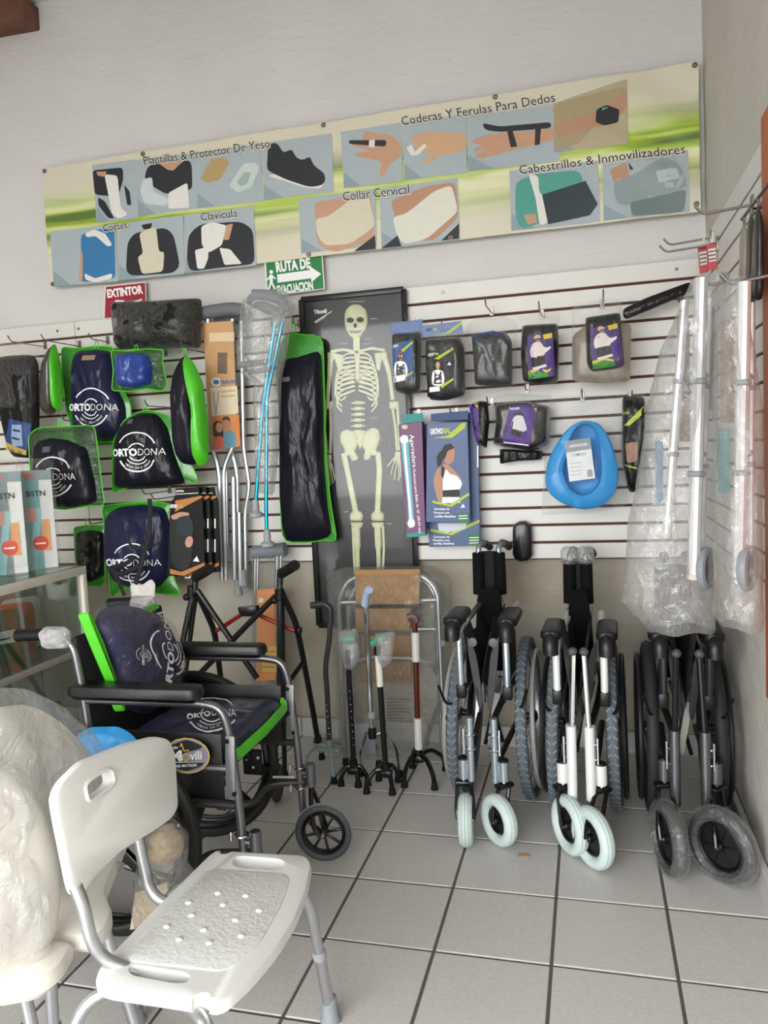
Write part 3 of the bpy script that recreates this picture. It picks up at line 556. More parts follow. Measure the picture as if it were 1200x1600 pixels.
p.poly([(329, 606), (371, 603), (373, 646), (331, 650)], 'e6d3b4'); p.line([(333, 612), (338, 648)], 1.6, '8f8f8f'); p.line([(342, 611), (338, 648)], 1.6, '8f8f8f'); p.line([(346, 612), (368, 610)], 3, 'c2b07c'); p.line([(346, 620), (368, 618)], 3, 'c2b07c')
p.poly([(331, 652), (374, 648), (376, 697), (334, 702)], 'd9853c')
p.poly([(333, 680), (333, 662), (340, 656), (348, 660), (350, 680), (345, 690)], '3a2219', 1, 30); p.oval(343, 668, 5.5, 8, 'c99478'); p.poly([(334, 702), (336, 684), (346, 680), (354, 701)], 'd8694a', 1, 20); p.oval(354, 660, 6.5, 9, 'b98468'); p.poly([(347, 658), (350, 651), (358, 651), (361, 659), (354, 655)], '241712', 1, 20); p.poly([(350, 699), (350, 676), (358, 670), (369, 678), (370, 698)], '5a93ab', 1, 24)
p.put('printed_face', c)
g, s = puff(pl, pl.pxs([(318, 495), (378, 490), (385, 700), (391, 800), (386, 935), (362, 932), (345, 860), (340, 720), (326, 690)]), .055, 64, 8, 1, .012, 14, .9, seed=21); part('clear_sleeve', g, FILM, t)
hook((350, 478), 3.29, 'slat hook carrying the underarm crutches with orange card')
# ---- forearm crutches
pl = wall(3.2)
def W_(x, y, w_=0, Y=3.2): q = at(x, y, Y); return V((q.x, q.y-w_, q.z))
TEAL = mat('1597b4', .22, .75, .06); t = thing('forearm_crutch', 'turquoise forearm crutches with grey cuffs inside crumpled clear bag', 'crutches', W_(421, 858))
for a, m, n in (([(446, 500), (434, 560), (421, 620), (420, 800), (421, 830)], TEAL, 'shaft'), ([(434, 505), (424, 570), (414, 640), (404, 785)], TEAL, 'shaft')): part(n, tube([W_(x, y, .03, 3.2) for x, y in a], .0085, 10, .05), m, t)
for x, y, h in ((421, 826, 20), (403, 780, 14)): part('rubber_tip', lathe(W_(x, y, .03), (0, 0, -1), [(.013, 0), (.017, .03), (.015, .05), (.03, .06), (.032, .075), (.02, .08)], 14), GREYTIP, t)
CUF = mat('7f8388', .5, 0, .08)
for a in ([(392, 468), (408, 478), (430, 487), (446, 494)], [(398, 462), (420, 462), (444, 470), (450, 488)]): part('arm_cuff', tube([W_(x, y, .03, 3.2) for x, y in a], .022, 8, .03, True, (V((0, 1, 0)), .35)), CUF, t)
for a in ([(446, 494), (440, 515)], [(436, 485), (430, 512)]): part('cuff_stem', tube([W_(x, y, .03) for x, y in a], .012, 8), CUF, t)
part('hand_grip', tube([W_(385, 572, .06), W_(424, 566, .03)], .013, 10), CUF, t); part('hand_grip', tube([W_(395, 583, .05), W_(426, 578, .03)], .012, 10), CUF, t)
g, s = puff(pl, pl.pxs([(378, 470), (400, 452), (445, 452), (460, 475), (450, 540), (440, 590), (436, 700), (428, 775), (404, 770), (400, 640), (402, 592), (375, 580), (370, 545)]), .07, 72, 10, 0, .018, 18, .5, seed=23, vst=1); part('crumpled_bag', g, film('crumpled_bag_film', 'f4f4f4', .12, .6, .1, 26, 1.0), t)
# ---- lower crutch with card
pl = wall(3.3); t = thing('underarm_crutch', 'boxed aluminium crutches with grey pad standing behind the black walking frame', 'crutches', at(415, 1060, 3.3))
def W3(x, y, w_=0): q = at(x, y, 3.3); return V((q.x, q.y-w_, q.z))
part('armpit_pad', tube([W3(396, 864), W3(446, 858)], .032, 12), mat('767c84', .6, 0, .08), t)
for x in (400, 404, 434, 440): part('side_tube', tube([W3(x, 868, .01), W3(x-3, 1120, .01), W3(x-6, 1150, .01)], .008, 8), ALU, t)
c = part('display_card', slab(pl, pl.pxs([(405, 920), (432, 918), (434, 1060), (404, 1062)]), .02, .024, .0005), flat('d58a4e'), t, False)
p = Print(wall(3.276), None, .0003, .0002); p.oval(408, 938, 4, 4, 'cfd8c0'); p.put('card_emblem', c); p = Print(wall(3.276), None, .0003, .0002); p.rect(409, 1010, 432, 1050, 'd9b25e'); [p.line([(411, y), (430, y)], 2, '9c7b2f') for y in (1018, 1026, 1034, 1042)]; p.put('printed_face', c)
g, s = puff(pl, pl.pxs([(393, 853), (450, 848), (446, 880), (440, 1060), (402, 1062), (396, 880)]), .05, 48, 8, 1, .008, 14, .8, seed=31); part('clear_sleeve', g, FILM, t)
# ================================================================ skeleton poster
def c5(x, y): return (260+x/3, 440+y/3)
pl = wall(YW-.02); fx0, fx1, fz0, fz1 = -1.247, -.768, .552, 2.057
t = thing('skeleton_poster', 'framed black anatomy poster of a full human skeleton', 'poster', (-1.0, YW-.01, fz0))
BONE = mat('c9cba8', .55, 0, .12, .1, 30); SOCK = flat('3b3f38')
part('backboard', rbox(((fx0+fx1)/2, YW-.008, (fz0+fz1)/2), (fx1-fx0, .014, fz1-fz0), .001), mat('1c1f1e', .4, 0, .15, 0, 4), t, False)
for a, b in (((fx0, fz0), (fx1, fz0)), ((fx0, fz1), (fx1, fz1)), ((fx0, fz0), (fx0, fz1)), ((fx1, fz0), (fx1, fz1))): part('frame_bar', bar(pl.W(*a, .006), pl.W(*b, .006), .024, .016, .002, (0, 1, 0)), mat('0f0f10', .35), t)
pl = wall(YW-.016); P5 = lambda l: pl.pxs([c5(*p) for p in l]); EPS = V((0, 1, 0))
def bone(nm, l, r, seg=7, fr=.01): 
    pts = [pl.W(*q, .002) for q in P5(l)]; sc = .00098; rr = [a*sc for a in r] if isinstance(r, (tuple, list)) else r*sc
    return tube(pts, rr, seg, fr, True, (EPS, .45))
def blobs(nm, items):
    m = MB()
    for it in items: m.add(it)
    return m.put(nm, BONE, t)
def pf(l, th=.006, n=40, sm=1): return puff(pl, P5(l), th, n, 6, sm, .0005, 10, .1)[0]
sk = blobs('skull', [pf([(834, 170), (840, 132), (868, 108), (905, 107), (935, 132), (944, 180), (936, 222), (918, 240), (912, 258), (895, 267), (872, 265), (852, 245), (838, 215)], .012)])
p = Print(pl, lambda u, v: .0125, .001, .0002, .02); [p.poly([c5(x+math.cos(q*.45)*rx, y+math.sin(q*.45)*ry) for q in range(14)], SOCK) for x, y, rx, ry in ((866, 183, 17, 13), (912, 181, 17, 13), (889, 208, 8, 12))]; p.line([c5(862, 234), c5(889, 240), c5(916, 232)], 1.3, SOCK); [p.line([c5(x, 228), c5(x, 247)], .7, SOCK) for x in (870, 880, 890, 900, 910)]; p.put('face_hollows', sk)
blobs('cervical_spine', [bone('v', [(878, y), (908, y)], 9) for y in range(272, 325, 11)])
blobs('collarbone', [bone('c', [(885, 330), (830, 318), (770, 330)], 7), bone('c', [(900, 330), (960, 312), (1025, 322)], 7)])
blobs('shoulder_blade', [pf([(780, 335), (830, 345), (820, 420), (800, 400)], .003), pf([(975, 335), (1015, 335), (1000, 420), (985, 410)], .003)])
blobs('sternum', [pf([(880, 335), (910, 335), (905, 380), (908, 450), (895, 475), (884, 450), (886, 380)], .006)])
for k in range(10):
    y = 338+k*19; w_ = 58+42*math.sin(min(1, (k+1)/7)*PI/2)+(0 if k < 8 else -8); d = 36+k*6; ye = y+d+12
    for sd in (-1, 1):
        l = [(893+sd*8, y), (893+sd*w_*.6, y-4+k*2), (893+sd*w_*1.0, y+d*.45), (893+sd*w_*1.02, y+d*.8), (893+sd*w_*.75, ye), (893+sd*(14 if k < 7 else w_*.5), y+d*.7+(8 if k < 7 else 14))]
        if k > 7: l = l[:5]
        part('rib', bone('rib', l, 4.5, 6, .02), BONE, t)
blobs('lumbar_spine', [pf([(880, y), (916, y-2), (918, y+16), (882, y+18)], .007, 20, 0) for y in range(560, 705, 27)]+[bone('v', [(866, y+10), (932, y+8)], 4) for y in range(560, 705, 27)])
blobs('pelvis', [pf([(818, 705), (850, 690), (888, 715), (895, 770), (880, 800), (900, 820), (895, 838), (868, 842), (858, 815), (835, 790), (812, 745)], .009), pf([(995, 695), (965, 682), (925, 710), (915, 770), (935, 798), (922, 815), (925, 835), (950, 838), (962, 812), (985, 785), (1003, 735)], .009), pf([(885, 705), (930, 702), (925, 755), (907, 790), (893, 755)], .008)])
for sd, hum, ra, ul in ((-1, [(770, 340), (766, 430), (754, 575)], [(748, 590), (742, 690), (755, 805)], [(768, 590), (772, 690), (768, 805)]), (1, [(1018, 335), (1045, 430), (1062, 555)], [(1058, 570), (1075, 690), (1082, 790)], [(1082, 565), (1090, 690), (1094, 790)])):
    blobs('upper_arm_bone', [bone('h', hum, (13, 10)), pf([(hum[0][0]-16, 330), (hum[0][0]+18, 330), (hum[0][0]+16, 372), (hum[0][0]-14, 372)], .009, 24), pf([(hum[2][0]-18, 562), (hum[2][0]+26, 560), (hum[2][0]+24, 598), (hum[2][0]-16, 598)], .008, 24)])
    blobs('forearm_bone', [bone('r', ra, 6.5), bone('u', ul, 6.5)])
hands = (((758, 810), [(748, 870, 758, 960), (760, 880, 770, 955), (770, 880, 782, 945), (778, 870, 792, 930), (744, 850, 738, 905)]), ((1088, 795), [(1080, 850, 1068, 930), (1090, 855, 1090, 935), (1098, 850, 1100, 915), (1068, 845, 1052, 905), (1065, 830, 1036, 868)]))
for (hx, hy), fs_ in hands: blobs('hand_bones', [pf([(hx-16, hy), (hx+14, hy), (hx+18, hy+26), (hx-18, hy+26)], .006, 20)]+[bone('f', [(hx+(a-hx)*.3, hy+22), (a, b), (c, d)], (5, 3), 5) for a, b, c, d in fs_])
for l in ([(832, 805), (848, 880), (890, 1090)], [(992, 800), (1000, 880), (990, 1090)]): blobs('thigh_bone', [bone('fe', l, (15, 15)), ell(pl.W(*P5([(l[0][0]+(18 if l[0][0] < 900 else -18), 800)])[0], .003), .016, .006, .016), pf([(l[2][0]-32, 1095), (l[2][0]-18, 1075), (l[2][0]+20, 1075), (l[2][0]+32, 1095), (l[2][0]+28, 1122), (l[2][0]-28, 1122)], .01, 30)])
for x, fx in ((892, -18), (990, 26)): blobs('shin_bone', [bone('ti', [(x, 1135), (x+4, 1250), (x+8, 1420)], (17, 10)), bone('fi', [(x+fx, 1145), (x+fx+4, 1250), (x+fx*.6+6, 1420)], 6), pf([(x-30, 1128), (x+32, 1128), (x+24, 1155), (x-22, 1155)], .009, 26)])
p = Print(pl, None, .001, .0003); p.text('Tilcotil', c5(692, 152), c5(752, 146), 6, PRINTW, .03); p.line([c5(695, 190), c5(775, 140)], 1, PRINTW); p.text('Esqueleto', c5(702, 196), c5(748, 166), 2.5, PRINTW)
for y, x0, x1 in ((95, 850, 930), (175, 955, 990), (270, 925, 960), (293, 810, 850), (293, 920, 960), (385, 1015, 1040), (470, 1020, 1045), (600, 800, 830), (640, 960, 990), (1080, 830, 855), (1135, 1030, 1060)): p.line([c5(x0, y), c5(x1, y-2)], .8, 'b9bdae')
p.put('printed_captions', t)
part('glass_pane', rbox(((fx0+fx1)/2, YW-.036, (fz0+fz1)/2), (fx1-fx0-.02, .002, fz1-fz0-.02), 0), film('poster_glass', 'ffffff', .006, .12, .0, 3, 0, .05), t, False)
# ================================================================ goods on the right half of the back wall
def c6(x, y): return (600+x/2.927, 440+y/2.927)
def P6(l): return [c6(*p) for p in l]
LIMEP, BLUEP, PURP, YEL = flat('b4c93a'), flat('3a5a92'), flat('4a2f78'), flat('d8c22c')
def woman(p, cv, x, y, s, top, vest=None, hair='2a1d18', strap=True):
    """simple printed figure: hair, head, neck, torso, arms (x,y: chin, s: head height)"""
    p.poly([cv(x+a*s, y+b*s) for a, b in ((-.45, .5), (-.5, -.5), (-.3, -1.05), (.2, -1.1), (.48, -.7), (.5, .4), (.2, .2), (-.2, .2))], hair, 1, 24)
    p.poly([cv(x+a*s, y+b*s) for a, b in ((-.18, 0), (.18, 0), (.22, .5), (-.22, .5))], 'b98a70')
    p.oval(*cv(x, y-.45*s), .36*s/2.927, .52*s/2.927, 'c79a80')
    p.poly([cv(x+a*s, y+b*s) for a, b in ((-.25, .3), (.25, .3), (.85, .55), (1.05, 1.6), (.95, 2.6), (.6, 2.9), (-.6, 2.9), (-.95, 2.6), (-1.05, 1.6), (-.85, .55))], top, 1, 36)
    if vest: p.poly([cv(x+a*s, y+b*s) for a, b in ((-.45, .45), (-.3, 1.1), (.3, 1.1), (.45, .45), (.6, .6), (.75, 2.6), (-.75, 2.6), (-.6, .6))], vest, 1, 36)
def pouch(name, label, Y, body, m, th, sleeve=None, head=None, hk=None, hl=None, seed=1, cat='pack', film_m=None, grp='brace packs on the right of the poster'):
    pl = wall(Y); q = P6(body); t = thing(name, label, cat, pl.W(pl.px((sum(a for a, b in q)/len(q), 0))[0], min(pl.px(a)[1] for a in q)), grp)
    g, s = puff(pl, pl.pxs(q), th, 56, 10, 1, .008, 20, .3, 8, seed); part('folded_brace', g, m, t)
    if sleeve: g2, s2 = puff(pl, pl.pxs(P6(sleeve)), th+.008, 56, 9, 1, .012, 22, .4, 4, seed+3, vst=.8); part('clear_sleeve', g2, film_m or FILM, t)
    if head:
        part('header_card', slab(pl, pl.pxs(P6(head)), .004, .006, .0004), flat('6c83b4'), t, False)
    if hk: hook(c6(*hk), Y-.015, hl)
    return t, pl, s
FADED = mat('141412', .55, 0, .15, .3, 22, coat=.4)
t, pl, s = pouch('brace_pack', 'small black pouch with blue header and woman in white, next to the poster', 3.27, [(40, 235), (170, 230), (172, 300), (165, 500), (120, 518), (55, 505), (45, 400)], FADED, .05, [(32, 180), (178, 178), (178, 520), (45, 520)], [(30, 192), (177, 172), (178, 228), (33, 246)], (95, 160), 'slat hook above the small pouch next to the poster', 41)
p = Print(pl, s, .004, .0002, .02); p.poly(P6([(52, 292), (145, 272), (145, 440), (55, 465)]), BLUEP); p.poly(P6([(90, 320), (145, 280), (145, 290), (100, 330)]), LIMEP); p.text('ORTHO', c6(55, 310), c6(80, 304), 4, PRINTW, .04); woman(p, c6, 90, 360, 30, PRINTW, '3b3b40'); p.poly(P6([(55, 440), (110, 428), (110, 455), (57, 466)]), PRINTW); p.poly(P6([(115, 432), (145, 415), (145, 422), (115, 440)]), LIMEP); p.put('product_label', t)
t, pl, s = pouch('brace_pack', 'larger black pouch with green swoosh header and woman in black vest', 3.2, [(190, 262), (345, 250), (368, 300), (372, 520), (280, 545), (205, 540), (190, 400)], FADED, .05, [(160, 200), (355, 180), (378, 300), (378, 535), (210, 550), (178, 300)], [(160, 205), (355, 180), (362, 235), (180, 256)], (262, 185), 'slat hook above the pouch with green swoosh header', 45)
p = Print(pl, s, .004, .0002, .02); p.poly(P6([(205, 325), (328, 308), (330, 505), (205, 530)]), '141416'); p.text('ORTHO', c6(212, 348), c6(242, 344), 4, PRINTW, .04); p.text('BAL', c6(244, 344), c6(264, 341), 4, LIMEP, .04); p.poly(P6([(240, 360), (325, 308), (328, 318), (262, 362)]), LIMEP); woman(p, c6, 258, 400, 28, PRINTW, '1a1a1c'); p.poly(P6([(270, 480), (328, 445), (328, 455), (275, 492)]), LIMEP); p.poly(P6([(218, 488), (265, 482), (266, 504), (218, 510)]), PRINTW); p.poly(P6([(300, 388), (310, 372), (318, 388)]), PRINTW); p.put('product_label', t)
p = Print(pl, None, .0065, .0002); p.text('ORTHO', c6(195, 230), c6(225, 226), 4.5, INK, .04); p.text('BAL', c6(227, 226), c6(248, 223), 4.5, LIMEP, .04); p.poly(P6([(215, 246), (285, 235), (352, 184), (358, 196), (300, 240)]), LIMEP); p.put('header_print', t)
t, pl, s = pouch('brace_pack', 'plain grey-black brace in smoky clear bag without label', 3.22, [(400, 240), (555, 228), (585, 270), (588, 470), (500, 478), (415, 472), (410, 380)], mat('1d1f1e', .5, 0, .15, .35, 18, coat=.4), .045, [(378, 200), (420, 165), (545, 158), (612, 185), (605, 480), (392, 485)], None, (462, 90), 'slat hook above the plain grey-black brace', 51)
p = Print(pl, s, .003, .0002, .015); p.poly(P6([(415, 245), (500, 228), (550, 240), (555, 262), (480, 250), (410, 275)]), '26346a'); p.put('blue_edge', t)
def belt(t, pl, s, l, sp):
    p = Print(pl, s, .004, .0002, .02); p.poly(P6(l), PURP); x0, y0 = l[0]; x1, y1 = l[1]; x2, y2 = l[2]; x3, y3 = l[3]
    def R_(a, b): u = (x0+(x1-x0)*a, y0+(y1-y0)*a); w_ = (x3+(x2-x3)*a, y3+(y2-y3)*a); return c6(u[0]+(w_[0]-u[0])*b, u[1]+(w_[1]-u[1])*b)
    p.poly([R_(*q) for q in ((0, .8), (.4, .76), (.7, .84), (1, .78), (1, .84), (.7, .9), (.4, .82), (0, .88))], YEL); p.poly([R_(*q) for q in ((0, .88), (.4, .84), (.75, .93), (.75, 1), (0, 1))], 'flat' and '3c9a3c')
    p.oval(*R_(.38, .06), 5.5, 5, 'cfa58c'); p.poly([R_(*q) for q in ((.2, .08), (.6, .06), (.58, .1), (.2, .12))], '3b2c26')
    p.poly([R_(*q) for q in ((.22, .16), (.5, .14), (.62, .3), (.75, .33), (.9, .27), (.92, .34), (.72, .42), (.62, .44), (.64, .52), (.12, .52), (.08, .32))], 'e2d6d0', 1, 30); p.poly([R_(*q) for q in ((.12, .5), (.64, .48), (.68, .7), (.16, .74))], '26232a', 1, 24); p.poly([R_(*q) for q in ((.16, .74), (.68, .7), (.7, .76), (.2, .8))], 'ded8d8'); p.poly([R_(*q) for q in ((.62, .0), (.96, -.02), (.96, .1), (.64, .12))], YEL); p.put('product_label', t)
t, pl, s = pouch('belt_pack', 'black belt pack with purple label, beside the smoky bag', 3.22, [(632, 200), (795, 190), (800, 300), (795, 460), (700, 468), (635, 455), (625, 330)], BLKPACK, .045, [(600, 160), (720, 145), (810, 140), (800, 200), (802, 465), (612, 470), (630, 200)], None, (708, 105), 'slat hook above the belt pack beside the smoky bag', 55)
belt(t, pl, s, [(660, 258), (775, 245), (785, 435), (664, 452)], 0)
t, pl, s = pouch('belt_pack', 'black belt pack with purple label over tan bag, topmost of the hanging packs', 3.2, [(920, 165), (1080, 140), (1100, 385), (1050, 400), (950, 412), (928, 380)], BLKPACK, .045, [(858, 120), (900, 95), (1085, 75), (1090, 180), (1140, 200), (1125, 460), (960, 462), (858, 455)], None, (1003, 50), 'slat hook above the belt pack over the tan bag', 57)
belt(t, pl, s, [(942, 225), (1070, 200), (1092, 385), (955, 405)], 0)
g, s2 = puff(wall(3.23), wall(3.23).pxs(P6([(860, 250), (920, 200), (1130, 190), (1125, 455), (985, 465), (862, 458)])), .025, 50, 7, 1, .008, 14, .6, seed=60); part('tan_bag', g, mat('8d8272', .5, 0, .1, .3, 20, coat=.4), t)
t, pl, s = pouch('brace_pack', 'purple and black back brace pack in crackled clear bag, middle row', 3.31, [(505, 560), (640, 545), (760, 570), (755, 740), (690, 775), (560, 755), (498, 745), (512, 650)], mat('1b1519', .45, 0, .15, .4, 22, coat=.5), .05, [(495, 530), (560, 510), (775, 520), (765, 600), (760, 770), (560, 765), (490, 750)], None, (645, 475), 'slat hook above the purple back brace pack', 61)
p = Print(pl, s, .004, .0002, .02); p.poly(P6([(580, 570), (705, 562), (668, 755), (545, 738)]), '4f3080'); p.text('bonet', c6(580, 590), c6(625, 586), 5, PRINTW, .02); p.poly(P6([(680, 566), (704, 565), (700, 600)]), YEL); p.oval(*c6(622, 612), 7, 5, '2a2024'); p.poly(P6([(590, 640), (605, 612), (640, 615), (660, 680), (635, 690), (600, 675), (585, 690)]), 'd9d3d8', 1, 30); p.poly(P6([(588, 672), (635, 685), (632, 712), (585, 700)]), '17141a'); p.line(P6([(595, 640), (588, 680)]), 2, '17141a'); p.line(P6([(552, 735), (665, 748)]), 2, PRINTW); p.put('product_label', t)
t, pl, s = pouch('brace_pack', 'flat dark brace bag tucked below the purple back brace', 3.36, [(528, 765), (640, 770), (728, 775), (720, 815), (600, 822), (530, 835)], BLKPACK, .03, None, None, None, None, 66)
t, pl, s = pouch('brace_pack', 'narrow dark pack with purple corner beside the purple back brace', 3.26, [(400, 560), (440, 545), (475, 550), (482, 640), (470, 765), (430, 740), (410, 660)], BLKPACK, .04, None, None, (470, 540), 'slat hook behind the purple back brace', 68)
p = Print(pl, s, .003, .0002); p.poly(P6([(392, 565), (438, 555), (442, 730), (425, 735), (405, 650)]), PURP); p.poly(P6([(415, 558), (438, 555), (435, 585)]), YEL); p.put('product_label', t)
t, pl, s = pouch('brace_pack', 'black pack with lime swoosh and skin-toned picture behind the blue bedpan', 3.3, [(1090, 525), (1192, 525), (1192, 700), (1160, 960), (1120, 968), (1090, 820)], BLKPACK, .04, [(1080, 515), (1200, 510), (1200, 700), (1165, 975), (1085, 900)], None, (1135, 512), 'slat hook above the pack with lime swoosh', 70)
p = Print(pl, s, .003, .0002); p.poly(P6([(1095, 660), (1190, 565), (1190, 600), (1120, 660)]), LIMEP); p.text('ORTHOBAL', c6(1088, 612), c6(1120, 605), 4, LIMEP, .03); p.poly(P6([(1100, 740), (1160, 730), (1155, 820), (1110, 830)]), 'a9806c', 1, 24); p.poly(P6([(1100, 835), (1155, 850), (1152, 856), (1100, 842)]), LIMEP); p.put('product_label', t)
# grab-bar carton
pl = wall(3.26); t = thing('grab_bar_box', 'tall purple grab bar carton with white handle picture', 'box', pl.W(*pl.px(c6(135, 1160))))
part('carton', slab(pl, pl.pxs(P6([(70, 655), (178, 640), (194, 1157), (108, 1165)])), -.03, .02, .001), mat('6d3a68', .45, 0, .06), t, False)
part('hanging_tab', slab(pl, pl.pxs(P6([(85, 608), (178, 600), (178, 640), (86, 650)])), -.002, .002, .0005), flat('2a8f8c'), t, False)
p = Print(wall(3.24), None, .0004, .0002); p.poly(P6([(75, 720), (110, 700), (140, 1120), (112, 1130), (108, 1000)]), '5fb7c4'); p.line(P6([(92, 730), (125, 1105)]), 4, 'f2f2f0'); p.oval(*c6(92, 722), 6.5, 7, 'f2f2f0'); p.oval(*c6(125, 1105), 6, 7, 'f2f2f0'); p.oval(*c6(95, 665), 5, 3.5, 'cfc7a8')
p.text('Agarradera', c6(118, 700), c6(132, 850), 6.5, PRINTW, .01); p.text('Multiusos para Baño de 16" (40.64 cm)', c6(132, 858), c6(160, 1150), 4.2, PRINTW, .01); p.put('printed_face', t)
part('teal_edge', slab(wall(3.262), wall(3.262).pxs(P6([(108, 1150), (194, 1142), (194, 1160), (110, 1168)])), .0, .0225, .0005), flat('2a8f8c'), t, False); hook(c6(118, 592), 3.24, 'slat hook above the purple grab bar carton')
# posture corrector cartons
for k in (1, 0):
    Y = 3.27+k*.07; pl = wall(Y); t = thing('posture_box', ['blue posture corrector carton with woman in white top, in front', 'blue posture corrector carton behind its twin, lower edge showing'][k], 'box', pl.W(*pl.px(c6(310, 1160))), 'posture corrector cartons')
    if k == 0: o = [(195, 1098), (200, 650), (385, 640), (396, 1100)]; tb = [(215, 640), (215, 605), (385, 590), (385, 632)]
    else: o = [(210, 1212), (180, 655), (430, 645), (442, 1205)]; tb = [(225, 640), (225, 610), (395, 598), (395, 640)]
    part('carton', slab(pl, pl.pxs(P6(o)), -.018, .018, .001), mat('33507f', .4, 0, .06), t, False); part('hanging_tab', slab(pl, pl.pxs(P6(tb)), -.002, .002, .0005), flat('2d4a78'), t, False)
    p = Print(wall(Y-.018), None, .0004, .0002)
    if k == 0:
        p.text('ORTHO', c6(212, 698), c6(270, 694), 8, PRINTW, .05); p.text('BAL', c6(274, 694), c6(306, 691), 8, LIMEP, .04); p.poly(P6([(225, 716), (290, 705), (355, 648), (375, 645), (370, 670), (310, 715)]), LIMEP)
        p.poly(P6([(245, 850), (240, 800), (262, 770), (272, 800), (262, 840)]), '1c1714', 1, 24); p.poly(P6([(262, 780), (285, 742), (320, 748), (325, 790), (318, 825), (290, 840), (270, 815)]), 'b88a70', 1, 30); p.poly(P6([(258, 790), (275, 748), (305, 740), (325, 760), (290, 775), (280, 810), (262, 820)]), '1c1714', 1, 30)
        p.poly(P6([(225, 910), (240, 860), (280, 830), (310, 850), (355, 900), (340, 1010), (250, 1012), (235, 960)]), 'b88a70', 1, 40); p.poly(P6([(270, 900), (285, 855), (300, 880), (330, 885), (360, 920), (345, 958), (268, 958)]), 'eef0f2', 1, 36); p.poly(P6([(262, 840), (278, 850), (272, 900), (262, 890)]), '1a1a1c'); p.poly(P6([(268, 955), (346, 950), (345, 988), (270, 990)]), '17171a'); p.poly(P6([(268, 985), (345, 985), (350, 1012), (265, 1014)]), 'e6e8ec'); p.poly(P6([(222, 1000), (300, 1020), (388, 965), (392, 975), (310, 1030), (222, 1012)]), LIMEP)
        for i, l in enumerate(('Corrector de', 'Postura con', 'varillas flexibles')): p.text(l, c6(230, 1044+i*17), c6((300, 300, 328)[i], 1044+i*17), 3.4, PRINTW, .03)
        p.poly(P6([(335, 1060), (385, 1056), (390, 1102), (338, 1104)]), '2f7d4c'); p.line(P6([(342, 1072), (382, 1070)]), 1.4, PRINTW); p.line(P6([(342, 1084), (382, 1082)]), 1.4, PRINTW); p.poly(P6([(350, 1035), (362, 1015), (372, 1032)]), PRINTW)
    else:
        p.poly(P6([(212, 1130), (300, 1150), (436, 1088), (438, 1100), (310, 1160), (212, 1142)]), LIMEP); p.poly(P6([(245, 1104), (380, 1104), (370, 1130), (290, 1148), (250, 1138)]), 'cfd6e0')
        for i, l in enumerate(('Corrector de', 'Postura con', 'varillas flexibles')): p.text(l, c6(225, 1172+i*15), c6((300, 300, 322)[i], 1172+i*15), 3.2, PRINTW, .03)
        p.poly(P6([(382, 1158), (436, 1152), (440, 1204), (386, 1208)]), '2f7d4c'); [p.line(P6([(390, y), (434, y-2)]), 1.4, PRINTW) for y in (1172, 1184, 1196)]
        p.put('printed_face', t); p = Print(wall(Y-.018), None, .0004, .0002); p.rect(*c6(425, 750), *c6(432, 850), PRINTW)
    p.put('printed_face', t)
hook(c6(300, 585), 3.24, 'slat hook above the posture corrector cartons')
# bedpan
def polar(ps, n, c):
    o = []
    for k in range(n):
        a = 2*PI*k/n; d = (math.cos(a), math.sin(a)); best = 0
        for i in range(len(ps)):
            x1, y1 = ps[i-1][0]-c[0], ps[i-1][1]-c[1]; x2, y2 = ps[i][0]-c[0], ps[i][1]-c[1]; ex, ey = x2-x1, y2-y1; den = d[0]*ey-d[1]*ex
            if abs(den) < 1e-12: continue
            tt = (x1*ey-y1*ex)/den; uu = (x1*d[1]-y1*d[0])/den
            if tt > 0 and -1e-9 <= uu <= 1+1e-9: best = max(best, tt)
        o.append((c[0]+d[0]*best, c[1]+d[1]*best))
    for _ in range(2): o = [((o[i-1][0]+2*o[i][0]+o[(i+1) % n][0])/4, (o[i-1][1]+2*o[i][1]+o[(i+1) % n][1])/4) for i in range(n)]
    return o
def loft(pl, rings, close=True):
    n = len(rings[0][0]); vs = []; fs = []
    for r, w_ in rings: vs += [pl.W(a, b, w_) for a, b in r]
    for j in range(len(rings)-1):
        for k in range(n): fs.append((j*n+k, j*n+(k+1) % n, (j+1)*n+(k+1) % n, (j+1)*n+k))
    if close: fs += [tuple(range(n))[::-1], tuple(range((len(rings)-1)*n, len(rings)*n))]
    return vs, fs
pl = wall(3.2); oc = pl.px(c6(910, 850)); ou = polar(pl.pxs(P6([(733, 900), (755, 800), (820, 690), (880, 640), (930, 632), (990, 645), (1040, 730), (1072, 850), (1076, 910), (1050, 985), (985, 1035), (900, 1046), (800, 1010), (745, 960)])), 56, oc); inn = polar(pl.pxs(P6([(818, 860), (850, 760), (858, 700), (885, 655), (930, 650), (970, 672), (985, 740), (992, 850), (985, 920), (950, 965), (900, 978), (850, 950)])), 56, oc)
def sc(r, k): return [(oc[0]+(a-oc[0])*k, oc[1]+(b-oc[1])*k) for a, b in r]
def mixr(a, b, t_): return [(x[0]+(y[0]-x[0])*t_, x[1]+(y[1]-x[1])*t_) for x, y in zip(a, b)]
BLUE = mat('2a94d8', .32, 0, .04); t = thing('bedpan', 'sky blue plastic bedpan with white card hanging in clear bag', 'bedpan', pl.W(oc[0], oc[1]-.15))
part('bowl', loft(pl, [(sc(inn, .8), -.07), (inn, -.06), (sc(inn, 1.0), -.01), (mixr(inn, ou, .06), .012), (mixr(inn, ou, .3), .02), (mixr(inn, ou, .85), .012), (mixr(inn, ou, .97), .004), (ou, -.006), (sc(ou, .97), -.02), (sc(ou, .93), -.075), (sc(ou, .8), -.085)]), BLUE, t)
c = part('paper_card', slab(wall(3.2), pl.pxs(P6([(828, 730), (942, 714), (966, 898), (848, 914)])), .018, .0195, .0003), flat('e4e6e6'), t, False)
